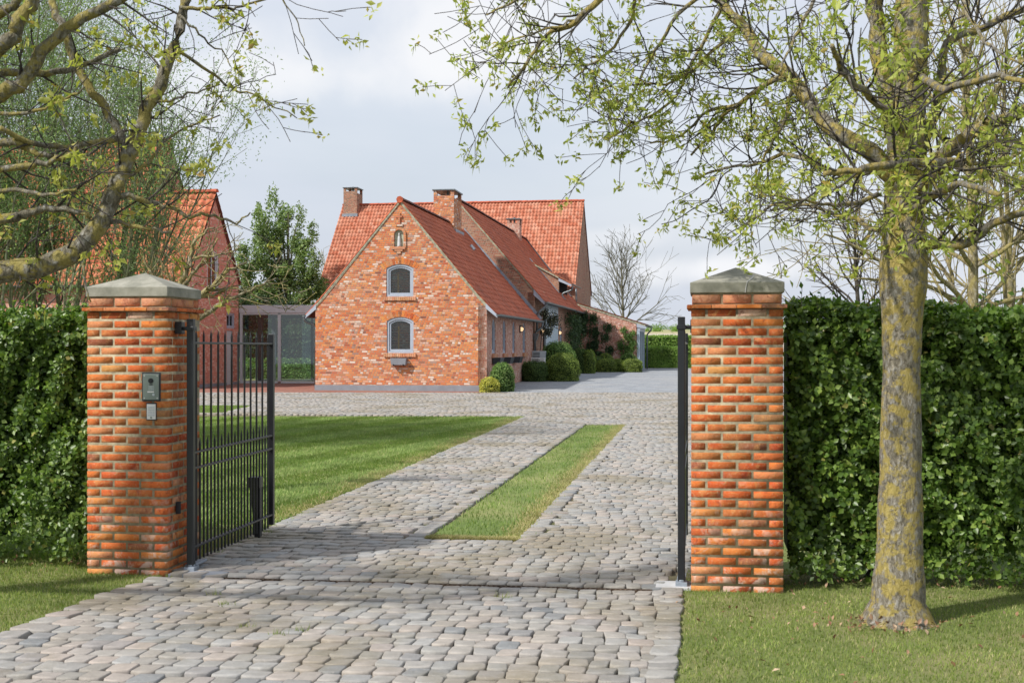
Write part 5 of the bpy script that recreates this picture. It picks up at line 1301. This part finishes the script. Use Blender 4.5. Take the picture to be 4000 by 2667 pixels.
# --- left foreground tree (trunk out of frame)
T = Tree('lichened_tree', (-5.0, 7.6, 0), 'old tree reaching in from the left edge with lichened crooked limbs')
T.limb([Vector((-5.0, 7.6, -.05)), Vector((-5.0, 7.6, .8)), Vector((-4.95, 7.55, 1.8)), Vector((-5.1, 7.5, 3)), Vector((-5.0, 7.4, 4.2))], .17, .09, 16)
prmL = dict(prmR); prmL.update(dens=[4, 4.5, 4.5], maxl=3, leafp=.28)
ll = [
 ([(-1300, 1250, 7.5), (-600, 1130, 7.2), (-200, 1090, 7.0), (0, 1062, 6.9), (150, 1045, 6.9), (280, 990, 6.9), (390, 870, 6.95), (455, 720, 7.0), (520, 560, 7.1), (600, 380, 7.2), (680, 180, 7.3), (740, -60, 7.4), (780, -300, 7.5)], .078, .026, 22),
 ([(-1300, 600, 7.4), (-400, 500, 7.0), (0, 375, 6.8), (110, 290, 6.8), (190, 170, 6.8), (330, 70, 6.8), (520, -30, 6.8), (700, -200, 6.8)], .05, .022, 13),
 ([(-1250, 400, 7.4), (-300, 320, 7.0), (0, 190, 6.7), (80, 80, 6.7), (150, -40, 6.7), (200, -300, 6.7)], .05, .03, 8),
 ([(-1200, 150, 7.4), (-200, 130, 6.9), (0, 60, 6.8), (100, -20, 6.8)], .035, .022, 5),
 ([(-1250, 330, 7.5), (-300, 260, 7.1), (0, 280, 7.0), (180, 285, 7.0), (330, 250, 7.0), (470, 195, 7.0)], .032, .012, 10),
 ([(180, -60, 7.2), (215, 40, 7.15), (260, 130, 7.1), (295, 250, 7.1), (370, 370, 7.1), (430, 460, 7.1), (490, 560, 7.1)], .022, .026, 8),
 ([(-600, 620, 7.1), (0, 560, 6.9), (110, 590, 6.9), (190, 612, 6.9), (230, 605, 6.9)], .03, .008, 7),
 ([(-500, 720, 7.0), (0, 665, 6.8), (150, 640, 6.8), (260, 612, 6.8), (310, 570, 6.8)], .024, .009, 8),
 ([(-600, 900, 7.1), (0, 858, 6.9), (95, 836, 6.9), (257, 814, 6.9), (352, 850, 6.9)], .036, .012, 6),
 ([(500, 545, 7.05), (400, 555, 7.0), (250, 575, 7.0), (120, 560, 6.9), (0, 500, 6.8)], .018, .014, 6),
 ([(640, 205, 7.2), (710, 214, 7.2), (817, 277, 7.3), (900, 340, 7.4), (1000, 372, 7.4), (1160, 462, 7.4)], .013, .003, 10),
 ([(700, 30, 7.3), (790, 35, 7.3), (870, 30, 7.3), (950, 30, 7.3), (1080, -20, 7.3)], .012, .006, 8),
 ([(1050, -60, 7.3), (1110, 0, 7.3), (1155, 70, 7.3), (1190, 180, 7.3)], .006, .003, 4),
 ([(480, 700, 7.05), (560, 650, 7.1), (640, 560, 7.2), (770, 480, 7.3), (860, 450, 7.3)], .011, .004, 8),
 ([(560, 400, 7.15), (640, 395, 7.2), (740, 370, 7.3), (860, 330, 7.4)], .011, .004, 7),
 ([(400, 760, 7.0), (500, 772, 7.0), (634, 803, 7.1), (737, 841, 7.1), (844, 845, 7.2), (920, 868, 7.2), (978, 830, 7.2)], .018, .004, 9),
 ([(380, 850, 7.0), (500, 875, 7.0), (580, 895, 7.0), (665, 906, 7.0)], .016, .007, 5),
 ([(250, 1000, 6.9), (310, 1020, 6.9), (340, 1100, 6.8), (355, 1180, 6.8)], .010, .004, 2),
 ([(-200, 700, 6.6), (60, 740, 6.4), (200, 760, 6.3), (300, 740, 6.3)], .014, .006, 7),
 ([(-200, 440, 6.5), (100, 440, 6.4), (240, 400, 6.4), (330, 340, 6.3)], .012, .005, 6),
 ([(700, 60, 7.3), (780, 130, 7.3), (860, 200, 7.4), (900, 260, 7.4)], .008, .003, 6),
]
for (pts_, r0, r1, n_) in ll:
    Q, rd = T.limb(PX(pts_), r0, r1, 10, 4, .007); T.twigs(Q, rd, prmL, int(n_ * .75), .34, 1, t0=.12)
# unseen limbs added above and in front of the frame to shade the setts
for k in range(3):
    c = Vector((random.uniform(-7.2, -5.5), random.uniform(3.2, 8), random.uniform(4.4, 7.2)))
    b0_ = Vector((-5.0, 7.4, 4.15)); T.limb([b0_, (b0_ + c) / 2 + rv(.2), c], .035, .012, 7, 4, .01); Qs = smooth_path([b0_, (b0_ + c) / 2, c], 4); T.twigs(Qs, [.02] * len(Qs), prmL, 10, .5, 1, t0=.4)
T.clusters(.044, 8, .020, M['springl'], hang=.3, catkin=.15, asp=.5); T.done(M['bark_l'], M['bark_t'])
# --- willow behind the hedge, left
T = Tree('willow', (-7.4, 20, gz(20)), 'feathery light green willow of many upright stems behind the left hedge')
prmW = dict(seg=.3, wander=.07, up=.10, upl=.2, maxl=2, dens=[2.6, 2.8], ang=(14, 50), ratio=(.22, .4), rmin=.0035, leafp=1, rt=.012)
for k in range(34):
    x = -7.0 - 3.6 * random.random() ** .8; y = random.uniform(18.5, 22); L_ = random.uniform(5.5, 8.5)
    d = Vector((random.gauss(.05, .18) + (x + 8) * .05, random.gauss(0, .12), 1)); T.grow(Vector((x, y, gz(y))), d, L_, random.uniform(.018, .038), 0, prmW)
for k in range(11):
    d = Vector((random.uniform(.1, .40), random.gauss(0, .15), 1)); T.grow(Vector((-6.5 + random.uniform(-.7, .5), 20, .4)), d, random.uniform(4.0, 5.8), .03, 0, prmW)
T.clusters(.055, 15, .15, M['willow'], hang=0, asp=.32); T.done(M['bark_w'], M['bark_w'])
# --- small pruned tree behind the left pillar
T = Tree('pruned_tree', (-3.75, 14, gz(14)), 'bare pruned small tree with pale twigs just behind the left pillar')
prmP = dict(seg=.1, wander=.16, up=.03, maxl=3, dens=[4, 5, 5], ang=(25, 65), ratio=(.5, .8), rmin=.004, leafp=.02, rt=.014)
Q, rd = T.limb([Vector((-3.75, 14, -.02)), Vector((-3.72, 14, .9)), Vector((-3.68, 14, 1.75))], .08, .06, 10)
for (pts_, r0, r1, n_) in [
  ([(675, 1225, 14), (768, 1165, 14), (844, 1101, 14), (882, 1063, 14), (965, 1025, 14)], .045, .012, 12),
  ([(680, 1240, 14), (770, 1247, 14), (850, 1195, 14), (930, 1155, 14), (1020, 1110, 14), (1080, 1085, 14)], .04, .006, 12),
  ([(676, 1220, 14), (700, 1120, 14), (740, 1030, 14), (760, 940, 14), (840, 890, 14)], .045, .01, 12),
  ([(700, 1130, 14), (760, 1060, 14), (815, 1000, 14), (850, 930, 14)], .025, .008, 9),
  ([(760, 1165, 14), (830, 1150, 14), (900, 1130, 14), (990, 1150, 14), (1060, 1190, 14)], .02, .005, 9),
  ([(676, 1210, 14), (640, 1130, 14), (600, 1080, 14), (560, 1000, 14)], .035, .01, 8),
  ([(760, 1010, 13.8), (860, 1000, 13.8), (940, 960, 13.8)], .016, .006, 7)]:
    Q, rd = T.limb(PX(pts_), r0, r1, 8, 4, .012); T.twigs(Q, rd, prmP, n_, .35, 1)
T.clusters(.04, 1, .02, M['springl'], keep=lambda p: random.random() < .35); T.done(M['bark_p'], M['bark_p'])
# --- bushy tree behind the glass passage
def crown_tree(name, label, x, y, h, blobs, mat, n, size, trunk_r=.18, group=None, bm='bark_g'):
    T = Tree(name, (x, y, gz(y)), label, group=group); g0 = gz(y)
    T.limb([Vector((x, y, g0 - .05)), Vector((x + .1, y, g0 + h * .3)), Vector((x, y, g0 + h * .9))], trunk_r, trunk_r * .15, 8)
    C = []
    for (bx, by, bz, r_, rz_) in blobs:
        c = Vector((x + bx, y + by, g0 + bz)); T.limb([Vector((x, y, g0 + max(.3, bz * .55))), (c + Vector((x, y, g0 + bz * .7))) / 2, c], trunk_r * .35, .02, 6)
        m_ = int(n * r_ * r_ * rz_ ** .5); P = RG.normal(size=(m_, 3)); P /= np.linalg.norm(P, axis=1)[:, None]; rad = RG.random(m_) ** .45
        # clump the foliage into sprays
        nc = 26; cc = RG.normal(size=(nc, 3)); cc /= np.linalg.norm(cc, axis=1)[:, None]; idx = RG.integers(0, nc, m_)
        P = (cc[idx] * .78 * RG.uniform(.5, 1.1, (nc, 1))[idx] + P * .34 * rad[:, None]) * np.array([r_, r_, rz_]); C.append(P + np.array(c - T.o))
    leaves('foliage', np.concatenate(C), size, mat, T.root, asp=.5, up=.2); T.done(M[bm], M['bark_t']); return T
def bl(px, py, y, r_, rz_, x0, yb, dy=0): p = W(px, py, y + dy); return (p.x - x0, dy, p.z - gz(yb), r_, rz_)
x0, yb = W(1125, 1500, 72).x, 72
ev = [(1062, 790, .45, 1.1), (1010, 870, .55, 1.2), (1120, 850, .6, 1.1), (1170, 840, .4, .9), (1230, 900, .4, .8), (1060, 930, 1.0, 1.2), (1170, 960, .9, 1.1), (980, 1010, .9, 1.2), (1090, 1030, 1.3, 1.3), (1200, 1040, 1.0, 1.2), (950, 1110, 1.0, 1.2), (1050, 1140, 1.3, 1.2), (1160, 1140, 1.3, 1.2), (1230, 1120, .9, 1.1), (930, 1200, 1.0, 1.1), (1060, 1230, 1.4, 1.2), (1190, 1230, 1.2, 1.2), (1010, 830, .35, .6), (1090, 890, .6, 1), (1020, 940, .7, .9)]
crown_tree('bushy_tree', 'bushy green tree with spiky top above the glass passage', x0, yb, 10, [bl(a, c, 72, r_, rz_, x0, yb, random.uniform(-.8, .8)) for a, c, r_, rz_ in ev], M['ever'], 1500, .17)
for (px_, Z_, hh, lab) in ((955, 62, 5.6, 'dark tree left behind the glass passage'), (1060, 65, 5.6, 'dark tree in the middle behind the glass passage'), (1200, 63, 3.3, 'lower dark tree behind the right pane of the passage')):
    x_ = W(px_, 1400, Z_).x
    crown_tree('garden_tree', lab, x_, Z_, hh * .7, [(random.uniform(-1.3, 1.3), random.uniform(-.6, .6), hh * (.12 + .5 * q / 9), 1.0, .8) for q in range(10)], M['darktree'], 2200, .16, .12, 'dark garden trees behind the glass')
# --- bare tree right of the house, small bare tree by the bushy one, trees behind the right hedge
def bare(name, label, px_, pyb, Z_, h, prm, seed, mats=('bark_g', 'bark_t'), fork=.2, r0=.16, group=None, leafm=None, spread=55, nl=34, low=.22, llen=.5):
    random.seed(seed); x = (px_ - 2000) / F * Z_; g0 = gz(Z_); T = Tree(name, (x, Z_, g0), label, group=group)
    tip = Vector((x + random.uniform(-.2, .2), Z_, g0 + h)); Q, rd = T.limb([Vector((x, Z_, g0 - .05)), Vector((x + .05, Z_, g0 + h * .35)), Vector((x - .06, Z_, g0 + h * .7)), tip], r0, .012, 9)
    for k in range(nl):
        t = low + (1 - low) * (k + random.random()) / nl; i = min(len(Q) - 2, int(t * (len(Q) - 1))); a = 2.399 * k + random.uniform(-.4, .4)
        s_ = R(spread - (spread - 18) * t + random.uniform(-8, 8)); d = Vector((math.cos(a) * math.sin(s_), math.sin(a) * math.sin(s_) * .8, math.cos(s_)))
        T.grow(Q[i], d, h * llen * (1.05 - t * .8) * random.uniform(.8, 1.15), rd[i] * .42 + .008, 0, prm)
    if leafm: T.clusters(leafm[1], leafm[2], .05, M[leafm[0]], keep=(lambda p: random.random() < leafm[3]))
    T.done(M[mats[0]], M[mats[1]]); return T
prmB = dict(seg=.45, wander=.08, up=.05, maxl=2, dens=[2.0, 2.0], ang=(22, 48), ratio=(.35, .62), rmin=.011, leafp=.1)
bare('bare_tree', 'bare winter tree standing behind the annex roof', 2432, 1300, 96, 8.9, prmB, 3, ('bark_g', 'bark_g'), r0=.17, spread=72, nl=36, low=.28, llen=.55)
bare('bare_tree', 'faint bare tree right behind the bushy green tree', 1265, 1300, 90, 7.6, prmB, 5, ('bark_p', 'bark_p'), r0=.1, nl=20)
prmC = dict(seg=.25, wander=.12, up=.03, maxl=2, dens=[3.2, 3.6], ang=(25, 62), ratio=(.32, .6), rmin=.0055, leafp=.3)
gt = 'budding trees behind the right hedge'
bare('budding_tree', 'budding tree with mossy trunk right of the lichened tree, behind the hedge', 3790, 1500, 22, 8.5, prmC, 8, ('bark_p', 'bark_p'), r0=.13, group=gt, leafm=('springl', .05, 1, .35), spread=82, nl=46, low=.18, llen=.42)
bare('budding_tree', 'slimmer budding tree beside the right picture edge, behind the hedge', 3935, 1500, 26, 8.5, prmC, 9, ('bark_p', 'bark_p'), r0=.1, group=gt, leafm=('springl', .05, 1, .35), spread=80, nl=36, low=.2, llen=.4)
bare('budding_tree', 'bushy twigged tree between the right pillar and the lichened trunk, far behind the hedge', 3350, 1500, 27, 5.2, prmC, 10, ('bark_t', 'bark_t'), r0=.08, group=gt, leafm=('springl', .05, 1, .2), spread=85, nl=34, low=.3, llen=.5)
random.seed(5)
# distant tree line on the hill and shrub bands
C = []
for k in range(70):
    x = RG.uniform(-60, 330); y = RG.uniform(930, 1050); r_ = RG.uniform(3, 6); z = gz(y)
    P = RG.normal(size=(260, 3)); P /= np.linalg.norm(P, axis=1)[:, None]; P *= np.array([r_ * 2.0, r_, r_ * .8]) * (RG.random((260, 1)) ** .4); P[:, 2] = np.abs(P[:, 2]); C.append(P + [x, y, z])
k_ = leaves('distant_woods', np.concatenate(C), 1.3, M['willow']); tag(k_, 'line of far off trees on the hill crest', 'woods', kind='stuff')
C = []
for k in range(26):
    x = RG.uniform(60, 160); y = RG.uniform(560, 600); r_ = RG.uniform(1.2, 2.4); z = gz(y)
    P = RG.normal(size=(160, 3)); P /= np.linalg.norm(P, axis=1)[:, None]; P *= r_ * (RG.random((160, 1)) ** .4); P[:, 2] = np.abs(P[:, 2]); C.append(P + [x, y, z])
k_ = leaves('hillside_scrub', np.concatenate(C), .6, M['farhedge']); tag(k_, 'scrub along a far field edge', 'scrub', kind='stuff')
S.cycles.max_bounces = 8; S.cycles.transparent_max_bounces = 24; S.cycles.use_adaptive_sampling = True
